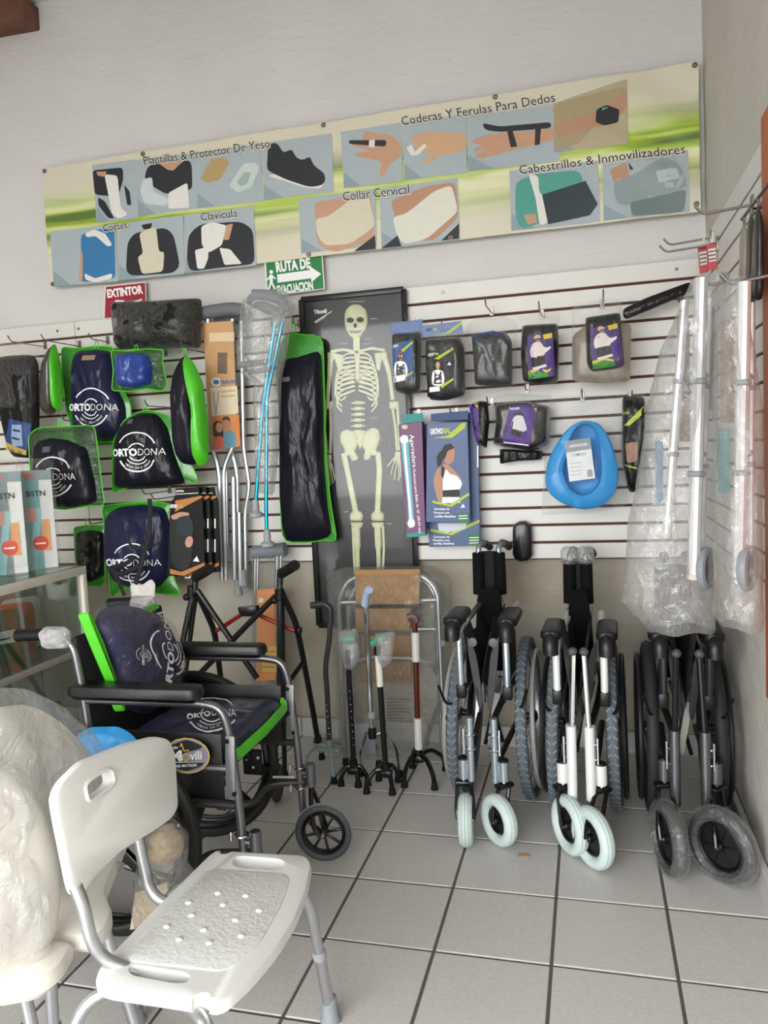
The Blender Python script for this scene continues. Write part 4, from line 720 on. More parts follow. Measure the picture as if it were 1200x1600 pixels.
p = Print(wall(3.1805), None, .0003, .0002); p.poly(P6([(828, 730), (942, 714), (947, 765), (834, 782)]), '8d9498'); p.text('MEDIGLOB', c6(850, 760), c6(930, 748), 4, PRINTW, .02); p.text('CÓMODO', c6(862, 800), c6(925, 792), 4, '4f93b8', .01); [p.line(P6([(850, y), (905, y-6)]), 1, 'a9b0b4') for y in (832, 850, 868, 886)]; p.poly(P6([(928, 862), (952, 858), (955, 890), (932, 894)]), '9aa0a4'); p.put('printed_face', c)
g, s = puff(pl, pl.pxs(P6([(750, 560), (800, 520), (1075, 520), (1090, 640), (1105, 900), (1120, 1020), (1000, 1050), (900, 1060), (720, 1070), (735, 800)])), .05, 64, 9, 0, .014, 22, 1, seed=81, vst=1); part('clear_bag', g, FILM, t)
hook(c6(905, 505), 3.17, 'slat hook above the sky blue bedpan')
# black socket box
pl = wall(YW-.002); t = part('wall_box', slab(pl, pl.pxs(P6([(592, 1130), (600, 1105), (625, 1092), (650, 1092), (672, 1105), (680, 1130), (683, 1245), (665, 1268), (630, 1274), (602, 1262), (592, 1240)])), 0, .06, .014), BLKGLOSS, None, label='glossy black rounded box mounted low on the slatwall above the folded wheelchairs', cat='wall box')
part('seam_line', tube([pl.W(*pl.px(c6(640, 1160)), .061), pl.W(*pl.px(c6(640, 1255)), .061)], .002, 6), DARKM, t)
# black strap pack at an angle
pl = wall(3.28); t = part('strap_pack', slab(pl, pl.pxs([(972, 484), (1010, 466), (1080, 440), (1082, 456), (1020, 482), (975, 500)]), -.02, .02, .008, 40, 1), BLKPACK, None, label='dark strap hanging at a slant beside the large clear walker bag', cat='strap'); hook((1070, 452), 3.27, 'slat hook holding the slanted dark strap')
# ================================================================ side wall goods at the right
def rodh(a, b, label, r=.004):
    t = thing('wall_rod', label, 'rod', b, 'long rods on the side wall'); a, b = V(a), V(b); part('rod', tube([b, a, a+V((-.02, 0, .025))], r, 7, .02), STEEL, t); part('rod_plate', rbox(b+V((-.002, 0, 0)), (.006, .03, .05), .001), STEEL, t)
XP = XR-.022
for (x0, y0), Y, l in (((1046, 383), 3.1, 'upper of two parallel rods beside the banner end'), ((1040, 394), 2.95, 'lower of two parallel rods beside the banner end'), ((1098, 335), 2.36, 'long top rod carrying the dark bags near the orange board')): a = at(x0, y0, Y); rodh(a, (XP, a.y, a.z+.01), l)
q0 = atX(1165, 335, .415); q1 = atX(1200, 289, .415); t = thing('hang_rail', 'black rail running along the side wall above the dark bags', 'rail', q0); part('rail', tube([q0+(q0-q1)*.2, q1+(q1-q0)*.5], .004, 8), DARKM, t)
for k in (.2, 1.2): q = q0+(q1-q0)*k; part('bracket', tube([q, V((XP, q.y, q.z))], .0035, 6), DARKM, t)
for i, (x, y0, y1, Y, m) in enumerate(((1163, 344, 470, 0, '8a8074'), (1174, 330, 472, 0, '2b2723'), (1185, 316, 470, 0, '1d1b1a'))):
    Y = atX(x, y0-6, .415).y; pl = wall(Y); t = thing('hanging_bag', ['tan thin garment bag on the long top rod', 'dark brown thin garment bag between the tan and black ones', 'black thin garment bag beside the orange board'][i], 'bag', pl.W(*pl.px((x, y1))), 'thin bags on the side wall')
    g, s = puff(pl, pl.pxs([(x, y0), (x-4, y0+12), (x-7, y0+30), (x-8, y1), (x+7, y1), (x+7, y0+30), (x+3, y0+12)]), .03, 40, 8, 1, .006, 14, 1, seed=90+i); part('bag_body', g, mat(m, .45, 0, .12, .3, 20, coat=.3), t); part('bag_hook', tube([pl.W(*pl.px((x, y0+6))), pl.W(*pl.px((x, y0-6)))], .004, 6), STEEL, t)
for i, (x, y) in enumerate(((1098, 425), (1112, 420))):
    pl = wall((2.98, 2.93)[i]); t = thing('hang_tag', ['red and white hanging tag with wide barcode, nearer the banner', 'red and white hanging tag nearer the thin bags'][i], 'tag', pl.W(*pl.px((x, y))), 'tags on the rods'); part('tag_card', slab(pl, pl.pxs([(x-8, y-38), (x+6, y-42), (x+9, y), (x-5, y+3)]), 0, .002, .0004), flat('b9474c'), t, False)
    p = Print(pl, None, .0022, .0002); p.poly([(x-6, y-30), (x+6, y-33), (x+7, y-12), (x-4, y-10)], 'd9d2cc'); [p.line([(x-5, y-26+k*6), (x+6, y-28+k*6)], 2, '4a4744') for k in range(3)]; p.put('printed_face', t); part('tag_strap', slab(pl, pl.pxs([(x-1, y-38), (x+4, y-40), (x+3, y-58), (x, y-57)]), 0, .002, .0003), flat('c9c2b8'), t, False)
# wrapped walkers hanging in long bags
def bag(levels, Y, dep, m, name, parent, seed, n=44, amp=.012):
    vs = []; fs = []; rows = []
    for i in range(len(levels)-1):
        a, b = levels[i], levels[i+1]
        for k in range(6): t_ = k/6; rows.append([a[j]+(b[j]-a[j])*t_ for j in range(3)])
    rows.append(list(levels[-1]))
    for r, (y, xl, xr) in enumerate(rows):
        L_ = at(xl, y, Y); R_ = at(xr, y, Y); c = (L_+R_)/2; h = (R_-L_).length/2
        for k in range(n):
            a = 2*PI*k/n; p = c+V((h*math.cos(a), dep*math.sin(a)*min(1, h/.06), 0)); d = noise.fractal(V((p.x*16, p.y*16+seed, p.z*5)), 1, 2, 3)
            vs.append(p+V((math.cos(a), math.sin(a), 0))*(d*amp)+V((0, 0, (noise.noise(V((p.x*12, seed, 0)))*.03 if r == len(rows)-1 else 0))))
    for r in range(len(rows)-1):
        for k in range(n): fs.append((r*n+k, r*n+(k+1) % n, (r+1)*n+(k+1) % n, (r+1)*n+k))
    fs.append(tuple(range(n))); return part(name, (vs, fs), m, parent)
def walkerbag(label, levels, Y, tubes, wheels, seed, hang, cards=()):
    t = thing('wrapped_walker', label, 'walker', at((levels[-1][1]+levels[-1][2])/2, levels[-1][0], Y), 'walkers in long clear bags')
    for (x0, y0, x1, y1, r, w_) in tubes:
        a, b = at(x0, y0, Y), at(x1, y1, Y); a.y -= w_; b.y -= w_; lg = part('leg_tube', tube([a, b], r, 10), mat('dfe0e1', .35, .5), t); d = b-a
        part('foot_cap', cyl(b-d.normalized()*.005, b+d.normalized()*.012, r*1.12, 10), mat('cfcabb', .6), t)
        for f in (.33, .64): part('collar', cyl(a+d*f, a+d*(f+.02), r*1.35, 10), GREYP, t)
    ts = [(at(a[0], a[1], Y)-V((0, a[5], 0)), at(a[2], a[3], Y)-V((0, a[5], 0))) for a in tubes]
    for f in (.3, .6): part('cross_tube', tube([ts[0][0].lerp(ts[0][1], f), ts[-1][0].lerp(ts[-1][1], f)], .008, 8), ALU, t)
    for (x, y, R) in wheels:
        c = at(x, y, Y-.03); wh = part('wheel', torus(c, (.9, -.45, 0), R, .013, 30, 8), GREYP, t); part('wheel_disc', lathe(c+V((.9, -.45, 0))*-.006, (.9, -.45, 0), [(.01, 0), (R, .0), (R, .012), (.01, .012)], 20), mat('55585c', .5), wh)
    for (x0, y0, x1, y1, c_) in cards: pk_ = wall(Y+.05); part('packed_sheet', slab(pk_, pk_.pxs([(x0, y1), (x1, y1), (x1, y0), (x0, y0)]), -.004, .004, .002), mat(c_, .8), t)
    bag(levels, Y, .07, FILMM, 'clear_bag', t, seed); return t
walkerbag('silver walker in long milky plastic bag with wide flared bottom', [(432, 1082, 1142), (470, 1062, 1134), (540, 1034, 1122), (640, 1012, 1119), (750, 994, 1118), (850, 981, 1117), (940, 970, 1117), (985, 1010, 1118)], 2.44, [(1092, 440, 1080, 895, .0185, .05), (1070, 470, 1042, 835, .013, .0), (1112, 460, 1100, 870, .010, -.05)], [(1104, 888, .052)], 3, None, [(1058, 500, 1078, 690, '8f7d68'), (1100, 480, 1116, 640, '6f5f50'), (1024, 690, 1036, 790, '5a7a94')])
walkerbag('silver walker in milky plastic bag hanging against the orange board', [(436, 1132, 1166), (470, 1126, 1170), (505, 1122, 1174), (560, 1120, 1186), (650, 1116, 1192), (780, 1116, 1192), (900, 1116, 1192), (960, 1116, 1196), (975, 1128, 1194)], 2.06, [(1158, 446, 1150, 890, .0155, .04), (1178, 470, 1176, 860, .009, -.03)], [(1168, 888, .045)], 9, None, [(1126, 500, 1146, 660, '7d6a56'), (1122, 670, 1140, 770, '4f8a88')])
a = at(1108, 446, 2.43); rodh(a, (XP, a.y, a.z+.012), 'bright rod through the top of the flared walker bag', .005)
a = at(1140, 444, 2.06); rodh(a, (XR-.037, a.y, a.z+.012), 'short rod holding the walker bag against the orange board', .005)
# ================================================================ folded wheelchairs
def wheel_caster(c, yaw, R, r, tyre, parent, fork, hubm=BLACK, drop=None, side=1, wrap=None, name='caster', disc=True, nsp=6):
    ax = V((math.cos(yaw), math.sin(yaw), 0)); w_ = part(name, torus(c, ax, R-r, r, 40, 12, r*1.15), tyre, parent)
    for k in (-.45, 0, .45): part('tyre_groove', torus(c+ax*r*1.1*k*1.0, ax, R-r+r*math.cos(k*1.1)*.985, .0012, 40, 5), mat('8fa3a3', .7), w_) if wrap is None else None
    h = MB(); h.add(torus(c, ax, R-2*r-.004, .006, 30, 8, .014)); h.add(cyl(c-ax*.02, c+ax*.02, .014, 14)); _, a, b = frame(ax)
    for k in range(nsp): q = 2*PI*k/nsp+.2; d = a*math.cos(q)+b*math.sin(q); h.add(bar(c+d*.01, c+d*(R-2*r-.004), .009, .008))
    h.put('hub', hubm, w_)
    if disc: part('hub_disc', lathe(c-ax*.004, ax, [(.005, 0), (R-2*r, 0), (R-2*r, .006), (.005, .006)], 24), mat('121214', .5), w_)
    part('axle_bolt', cyl(c-ax*.027, c+ax*.027, .007, 10), CHROME, w_)
    if fork:
        top = V(fork); f = MB()
        for s_ in (-1, 1): f.add(tube([c+ax*s_*.026, c+ax*s_*.03+V((0, 0, R*.5))+(top-c).normalized()*.02, V((top.x, top.y, c.z+R+.012))+ax*s_*.022], .0075, 8, .03))
        f.add(rbox((top.x, top.y, c.z+R+.014), (.062, .036, .016), .005, (ax, V((0, 0, 1)).cross(ax), V((0, 0, 1))))); f.put('fork', BLKGLOSS, w_)
        part('stem', cyl((top.x, top.y, c.z+R+.01), (top.x, top.y, c.z+R+.05), .009, 10), CHROME, w_)
    if wrap: part('plastic_wrap', torus(c, ax, R-r+.004, r+.007, 36, 10, r*1.4), wrap, w_)
    return w_
def treads(c, ax, R, r, m, parent):
    _, a, b = frame(ax); g = MB(); ax = V(ax).normalized()
    for k in range(64):
        q = 2*PI*k/64; d = a*math.cos(q)+b*math.sin(q); t_ = b*math.cos(q)-a*math.sin(q)
        for s_ in (-1, 1): g.add(bar(c+d*(R-.001)+ax*(s_*r*.15)+t_*.006, c+d*(R-.004)+ax*(s_*r*.75)-t_*.006, .006, .004, 0, d))
    g.put('tread', m, parent, kind='stuff')
def folded(label, X0, Y0, th, hw, pw, lw, hh, cas, Rc, colm, postm, tyrem, castm, zh=.94, grip=BLACK, rimm=ALU, legs=False, wrap=None, cam=0, padz=.735, ry=.42, backx=0, tread=True, spoke=True, bagh=False, flap='3a373b'):
    c_, s_ = math.cos(th), math.sin(th)
    def P(x, y, z): return V((X0+x*c_+y*s_, Y0-x*s_+y*c_, z))
    t = thing('folded_wheelchair', label, 'wheelchair', P(0, .2, 0), 'folded wheelchairs along the wall')
    for s in (-1, 1):
        ax = V((c_*s, -s_*s, -cam)).normalized(); c = P(s*hw, ry, .308)
        w_ = part('rear_wheel', torus(c, ax, .285, .021, 56, 12), tyrem, t); 
        if tread: treads(c, ax, .305, .022, mat('707a80', .8), w_)
        part('rim', torus(c, ax, .262, .007, 56, 8, .012), rimm, w_); part('hub', lathe(c-ax*.03, ax, [(.012, 0), (.022, .004), (.014, .012), (.014, .045), (.024, .052), (.01, .06)], 14), DARKM, w_)
        _, a, b = frame(ax); g = MB()
        for k in range(18): q = 2*PI*k/18; d = a*math.cos(q)+b*math.sin(q); g.add(tube([c+d*.018+ax*(.018 if k % 2 else -.018), c+(a*math.cos(q+.25)+b*math.sin(q+.25))*.258], .0016, 4))
        g.put('spokes', CHROME, w_, kind='stuff'); part('hand_rim', torus(c+ax*.036, ax, .252, .009, 56, 8), rimm if rimm != ALU else mat('b9bbb8', .35, .5), w_)
        fp, bp = (s*pw, .14), (s*(hh+.012), .60)
        part('arm_post', tube([P(s*pw, .13, .50), P(s*pw, .12, padz-.03), P(s*(pw-.01), .2, padz-.012), P(s*(hh+.03), .55, padz-.01)], .0125, 10, .05), postm, t)
        part('post_socket', rbox(P(s*pw, .135, .49), (.034, .04, .05), .006), DARKM, t)
        part('arm_pad', slab(Pl(P(s*(pw+.012), .26, padz), V((c_, -s_, 0)), V((s_, c_, 0))), rrect(-.034, -.2, .034, .02, .026), -.005, .032, .012), mat('0e0e0f', .42, 0, .1, .1, 150), t)
        part('pad_nose', tube([P(s*(pw+.012), .085, padz+.012), P(s*(pw+.012), .06, padz-.01), P(s*(pw+.012), .06, padz-.045)], .026, 12, .03), mat('0e0e0f', .42, 0, .1, .1, 150), t)
        part('side_frame', tube([P(s*lw, .06, .42), P(s*(lw+.02), .2, .46), P(s*(hw-.04), .42, .47), P(s*(hh+.012), .58, .48)], .0115, 8, .05), DARKM, t)
        part('side_frame', tube([P(s*lw, .06, .25), P(s*(lw+.015), .2, .27), P(s*(hw-.045), .46, .29)], .0115, 8, .05), DARKM, t)
        part('skirt_guard', rbox(P(s*(pw-.012), .33, .56), (.004, .3, .15), .001, (V((c_, -s_, 0)), V((s_, c_, 0)), V((0, 0, 1)))), mat('101012', .5), t)
        part('leg_post', tube([P(s*lw, .045, .20), P(s*lw, .045, .425)], .0135, 12), colm, t)
        for z in (.315, .365): part('clamp_ring', torus(P(s*lw, .045, z), (0, 0, 1), .018, .0035, 18, 6), CHROME, t); 
        part('clamp_pin', tube([P(s*(lw+.02), .03, .30), P(s*(lw+.02), .03, .39)], .004, 6), CHROME, t)
        if legs:
            part('legrest_rod', tube([P(s*(lw-.006), .04, .42), P(s*(lw-.016), .06, .665)], .0095, 10), CHROME if colm != HAMMER else DARKM, t); part('rod_knob', ell(P(s*(lw-.016), .05, .67), .016, .016, .014), mat('4a4a4c', .5), t); part('leg_sleeve', tube([P(s*(lw-.004), .03, .18), P(s*(lw-.005), .035, .425)], .0165, 12), colm, t)
        else: part('seat_knob', lathe(P(s*(pw-.045), .14, .665), (0, -1, 0), [(.004, 0), (.017, 0), (.016, .008), (.006, .01)], 16), mat('55555a', .5), t)
        cx, cy_, yaw = cas[0 if s < 0 else 1]; c = P(cx, cy_, Rc); hx = s*(lw+.028)
        part('caster_housing', cyl(P(hx, .05, 2*Rc+.028), P(hx, .05, 2*Rc+.10), .0185, 16), colm, t); part('housing_cap', lathe(P(hx, .05, 2*Rc+.098), (0, 0, 1), [(.019, 0), (.018, .006), (.006, .013)], 14), BLACK, t)
        part('housing_bridge', rbox(P((hx+s*lw)/2, .048, 2*Rc+.06), (.03, .016, .05), .004), colm, t)
        wheel_caster(c, yaw, Rc, .0215 if not wrap else .019, castm, t, P(hx, .05, 0), wrap=wrap)
        part('brake_lever', tube([P(s*(hw-.005), .16, .43), P(s*(hw+.01), .10, .45), P(s*(hw+.03), .08, .52)], .005, 6, .02), BLACK, t)
        part('fender_clip', rbox(P(s*hw, .16, .38), (.05, .03, .018), .004), BLACK, t)
        xb = backx+s*hh; part('back_post', tube([P(xb, .58, .30), P(xb, .60, zh-.05), P(xb, .605, zh-.01), P(xb+.012, .63, zh), P(xb+.02, .70, zh-.015)], .0115, 10, .03), mat('8a9298', .35, .6), t)
        part('push_grip', tube([P(xb+.012, .63, zh), P(xb+.02, .70, zh-.014), P(xb+.024, .74, zh-.03)], .0165, 10, .02), grip, t)
        if bagh: g, q_ = puff(Pl(P(xb, .6, zh-.02), V((c_, -s_, 0)), (0, 0, 1)), rrect(-.034, -.035, .034, .04, .02), .035, 36, 7, 1, .012, 40, 1, seed=s+5, vst=1); part('plastic_cover', g, film('grip_cover_film', 'f4f4f4', .15, .5, .18, 40, 1), t)
        part('back_sleeve', tube([P(xb+s*.004, .597, zh-.205), P(xb+s*.002, .6, zh-.035)], .024, 10, 0), mat('09090a', .85, spec=.2), t)
        part('post_clamp', cyl(P(xb, .592, zh-.26), P(xb, .596, zh-.225), .016, 10), CHROME, t)
    m = mat('0f0f11', .85, 0, .1); n = 14
    for (z0, z1, d) in ((zh-.205, zh-.03, .02),):
        vs = []; fs = []
        for i in range(n+1):
            k = i/n; x = backx+(-hh+2*hh*k); y = .6+d*math.sin(PI*k); vs += [P(x, y-.012, z0), P(x, y-.012, z1), P(x, y, z1), P(x, y, z0)]
        for i in range(n):
            for j in range(4): fs.append((i*4+j, i*4+(j+1) % 4, i*4+4+(j+1) % 4, i*4+4+j))
        fs += [(0, 3, 2, 1), (n*4, n*4+1, n*4+2, n*4+3)]; part('back_sling', (vs, fs), m, t)
    vs = []; fs = []; n = 24; my = 8                # folded seat: hangs in a V between the seat rails
    for j in range(my+1):
        for i in range(n+1):
            k = i/n*2-1; y = .14+.40*j/my; zz = (.70 if j < my*.9 else .68)-.24*(1-abs(k)**1.3)+.04*math.sin(j); x = math.copysign(abs(k)**1.4, k)*(pw-.035); vs.append(P(x+backx*.5, y+.012*math.sin(k*9), zz+.004*math.sin(i*2.1+j)))
    N_ = len(vs); vs += [v-V((0, 0, .006)) for v in vs]
    for j in range(my):
        for i in range(n): a = j*(n+1)+i; q = (a, a+1, a+n+2, a+n+1); fs += [q, tuple(x+N_ for x in q[::-1])]
    for i in range(n): fs += [(i, i+N_, i+1+N_, i+1)]
    part('seat_sling', (vs, fs), mat('2a282b', .75, 0, .15, .2, 40), t)
    for s in (-1, 1): part('seat_flap', slab(Pl(P(s*.03, .138, .57), V((c_, -s_, 0)), V((s*-.1, 0, 1))), [(-.004, .06), (.03, .13), (.02, .02), (-.008, -.16), (-.024, -.15), (-.016, -.04)] if s > 0 else [(-.03, .13), (.004, .06), (.016, -.04), (.024, -.15), (.008, -.16), (-.02, .02)], -.004, .004, .002, 30, 2), mat(flap, .7, 0, .15, .3, 30), t)
    part('inner_sling', slab(Pl(P(backx*.7, .5, .66), V((c_, -s_, 0)), (0, 0, 1)), [(-hh, .13), (hh, .13), (hh+.015, 0), (.055, -.2), (-.055, -.2), (-hh-.015, 0)], -.01, .01, .004, 30, 0), mat('08080a', .9, spec=.2), t)
    for s in (-1, 1): part('cross_brace', bar(P(s*.03, .30+s*.015, .24), P(-s*.035, .30+s*.015, .50), .022, .014), DARKM, t)
    part('brace_label', bar(P(.022, .275, .44), P(-.008, .275, .26), .022, .003, 0, V((0, 1, 0))), flat('a9a8a2'), t)
    return t
WC1 = mat('b9c4cc', .25, .8, .04); WHT = mat('dedede', .3, .1, .03); TYG = mat('5a6268', .8, 0, .15, .3, 160); CAW = mat('c2d0ce', .6, 0, .05); DKT = mat('1f2224', .7, 0, .12)
folded('silver folded wheelchair with pale casters and grey tyres under the black wall box', -.382, 2.55, .03, .124, .082, .042, .041, [(-.055, -.02, .12), (.055, .0, .75)], .088, WC1, WC1, TYG, CAW, .955, BLACK, ALU, False, None, -.03, backx=-.042)
folded('white framed folded wheelchair with pale casters and plastic covered handles', -.052, 2.52, .04, .10, .078, .034, .030, [(-.04, .01, .55), (.035, -.06, .62)], .098, WHT, WHT, TYG, CAW, .925, BLACK, mat('141416', .4), True, None, -.02, .70, .40, -.026, True, True, True, '1c1b1d')
folded('black folded wheelchair with large plastic wrapped casters beside the side wall', .285, 2.52, .02, .105, .07, .05, .04, [(-.075, -.06, .3), (.075, -.075, .82)], .112, HAMMER, mat('3a3a3c', .35, .6), DKT, mat('26262b', .5, 0, .1), .90, BLACK, mat('1a1a1c', .4), True, FILMC, 0, .70, .40, 0, False, flap='19191b')
# ================================================================ canes
def cane(label, base, top, m, feet, style='black', bend=None, grip=None):
    base, top = V(base), V(top); t = thing('quad_cane', label, 'cane', (base.x, base.y, 0), 'walking canes in front of the wrapped walker')
    z0 = base.z; part('shaft', tube([base]+(bend or [])+[top], .0115, 10, .08), m, t)
    part('base_collar', cyl(base-V((0, 0, .01)), base+V((0, 0, .035)), .017, 12), BLACK if style != 'grey' else mat('7f8f90', .45), t)
    fm = {'black': BLKGLOSS, 'grey': mat('8fa09e', .4, .2), 'chrome': CHROME}[style]
    for f in feet:
        f = V(f); d = f-base; q = part('leg', tube([base+V((0, 0, .0)), base+V((d.x*.45, d.y*.45, .012)), V((base.x+d.x*.92, base.y+d.y*.92, z0*.62)), f+V((0, 0, .02))], .0075 if style != 'black' else .0095, 8, .03), fm, t); part('rubber_foot', lathe(f, (0, 0, 1), [(.012, 0), (.0155, .002), (.014, .012), (.0105, .03)], 12), RUBBER, q)
    if style == 'grey': part('base_plate', rbox(base-V((0, 0, .004)), (.10, .05, .012), .005), fm, t)
    elif style == 'black': part('base_block', rbox(base-V((0, 0, .006)), (.05, .045, .03), .008), fm, t)
    return t
def h_(x, y, Y, z=None): return at(x, y, Y)
t = cane('dark grey offset cane with pale green base, next to the walking frame foot', at(515, 1168, 3.02), at(514, 962, 3.02), mat('3b3b3e', .4, .3), [atZ(478, 1206, .0), atZ(522, 1224, 0), atZ(540, 1194, 0), atZ(503, 1186, 0)], 'grey', [at(511, 1075, 3.02), at(508, 1045, 3.02), at(516, 990, 3.02)])
part('handle', tube([at(486, 946, 3.02), at(508, 944, 3.02), at(516, 950, 3.02), at(516, 975, 3.02)], .014, 10, .03), mat('232326', .55), t)
for k in range(7): part('pin_hole', ell(at(510+k*.9, 1102+k*9, 3.008), .003, .002, .003, 8, 6), CHROME, t)
t = cane('black cane with green wrapped handle behind the chrome tripod', at(553, 1200, 2.93), at(543, 1015, 2.93), BLACK, [atZ(533, 1228, 0), atZ(560, 1230, 0), atZ(575, 1227, 0), atZ(548, 1208, 0)]); part('handle', tube([at(532, 1000, 2.93), at(556, 998, 2.93)], .018, 10), mat('3f8f6e', .5), t); g, s = puff(wall(2.9), wall(2.9).pxs([(528, 985), (558, 985), (562, 1030), (552, 1048), (538, 1046), (530, 1010)]), .03, 36, 7, 1, .01, 30, 1, seed=7); part('handle_bag', g, FILMM, t)
for k in range(9): part('pin_hole', ell(at(546.5+k*.75, 1080+k*10.5, 2.917), .0025, .002, .0025, 8, 6), CHROME, t)
t = cane('chrome tripod cane with pale blue handle tip', at(582, 1150, 2.98), at(571, 940, 2.98), CHROME, [atZ(565, 1212, 0), atZ(625, 1214, 0), atZ(592, 1198, 0)], 'chrome'); part('handle', tube([at(570, 945, 2.98), at(572, 930, 2.96), at(577, 922, 2.93)], .016, 10, .02), mat('a9b4d4', .5), t)
part('collar', cyl(at(580, 1122, 2.98), at(581, 1112, 2.98), .016, 12), mat('9a9c9c', .5), t)
t = cane('black cane with green handle and white sticker on the shaft', at(603, 1205, 2.88), at(590, 1012, 2.88), BLACK, [atZ(573, 1240, 0), atZ(613, 1242, 0), atZ(622, 1222, 0), atZ(592, 1220, 0)]); part('handle', tube([at(582, 1007, 2.88), at(590, 1000, 2.88), at(604, 995, 2.88)], .017, 10, .02), mat('2f8a66', .5), t); part('sticker', tube([at(591, 1024, 2.88), at(594, 1072, 2.88)], .0135, 10), flat('dcdad2'), t); part('grip_collar', cyl(at(590, 1022, 2.88), at(590, 1008, 2.88), .016, 12), BLACK, t)
g, s = puff(wall(2.85), wall(2.85).pxs([(585, 990), (618, 985), (612, 1035), (600, 1045), (590, 1035)]), .03, 36, 7, 1, .01, 30, 1, seed=8); part('handle_bag', g, FILMM, t)
COP = mat('6e3323', .25, .6, .1); t = cane('copper brown cane with white paper wraps on wide black feet', at(654, 1182, 3.0), at(648, 968, 3.0), COP, [atZ(632, 1230, 0), atZ(679, 1234, 0), atZ(696, 1204, 0), atZ(645, 1200, 0)]); part('handle', tube([at(637, 965, 3.0), at(648, 962, 3.0), at(651, 972, 3.0)], .016, 10, .02), mat('5a3d3c', .5), t)
for y0, y1 in ((988, 1033), (1122, 1170)): part('paper_wrap', tube([at(649+(y0-988)*.03, y0, 2.995), at(649+(y1-988)*.03, y1, 2.995)], .0165, 10), flat('c9c7c2'), t)
# ================================================================ silver walker wrapped in clear plastic
t = thing('wrapped_walker', 'folded silver walker wrapped in clear plastic with cardboard sheets below the skeleton poster', 'walker', at(610, 1195, 3.27)); Yk = 3.27
def A3(x, y, w_=0): q = at(x, y, Yk); return V((q.x, q.y-w_, max(q.z, .012)))
for a, w_ in (([(540, 1197), (534, 1060), (530, 935), (545, 903), (600, 897), (660, 897), (684, 922), (690, 1060), (698, 1197)], .0), ([(550, 1180), (545, 1060), (538, 950), (552, 915), (600, 908), (660, 908), (678, 935), (682, 1060), (688, 1180)], -.06)): part('side_frame', tube([A3(x, y, w_) for x, y in a], .0125, 10, .09), ALU, t)
part('cross_bar', tube([A3(533, 942), A3(687, 938)], .011, 8), ALU, t); part('cross_bar', tube([A3(540, 990, -.06), A3(683, 988, -.06)], .009, 8), ALU, t)
part('bent_bar', tube([A3(545, 1060, .03), A3(556, 1032, .04), A3(580, 1024, .04), A3(650, 1026, .04), A3(676, 1035, .03), A3(684, 1050, .03)], .011, 8, .05), ALU, t)
for x in (545, 692): 
    for y in (1000, 1085): part('collar', cyl(A3(x, y), A3(x, y+9), .017, 10), GREYP, t)
for x0, x1 in ((540, 565), (690, 660)): part('inner_leg', tube([A3(x0, 1085, -.02), A3(x1, 1195, -.02)], .009, 8), ALU, t)
CARD = mat('a07b50', .8, 0, .08, .05, 30)
for y0, y1, x0, x1, w_ in ((889, 944, 556, 655, .03), (950, 985, 556, 640, -.03), (992, 1066, 566, 642, -.05)): part('cardboard_sheet', slab(wall(Yk-w_), wall(Yk-w_).pxs([(x0, y1), (x1, y1), (x1+2, y0), (x0, y0+1)]), -.006, .006, .003), CARD, t)
p = Print(wall(3.2), None, .0, .0003)
for k in range(7): p.line([(605, 1092+k*5), (640-(k*13) % 17, 1092+k*5)], 1.6, '55534e')
p.put('bag_print', t, kind='stuff')
part('paper_slip', slab(wall(3.22), wall(3.22).pxs([(553, 1172), (553, 1132), (585, 1128), (587, 1178)]), 0, .002, .0003), flat('aeb6c4'), t, False)
g, s = puff(wall(Yk), wall(Yk).pxs([(508, 895), (540, 886), (680, 884), (705, 905), (706, 1040), (710, 1197), (530, 1198), (525, 1050)]), .07, 80, 14, 0, .022, 14, .7, seed=33, vst=.7, pw=6); part('clear_bag', g, film('walker_bag_film', 'f6f6f4', .03, .5, .035, 22, 1.2, .09), t)
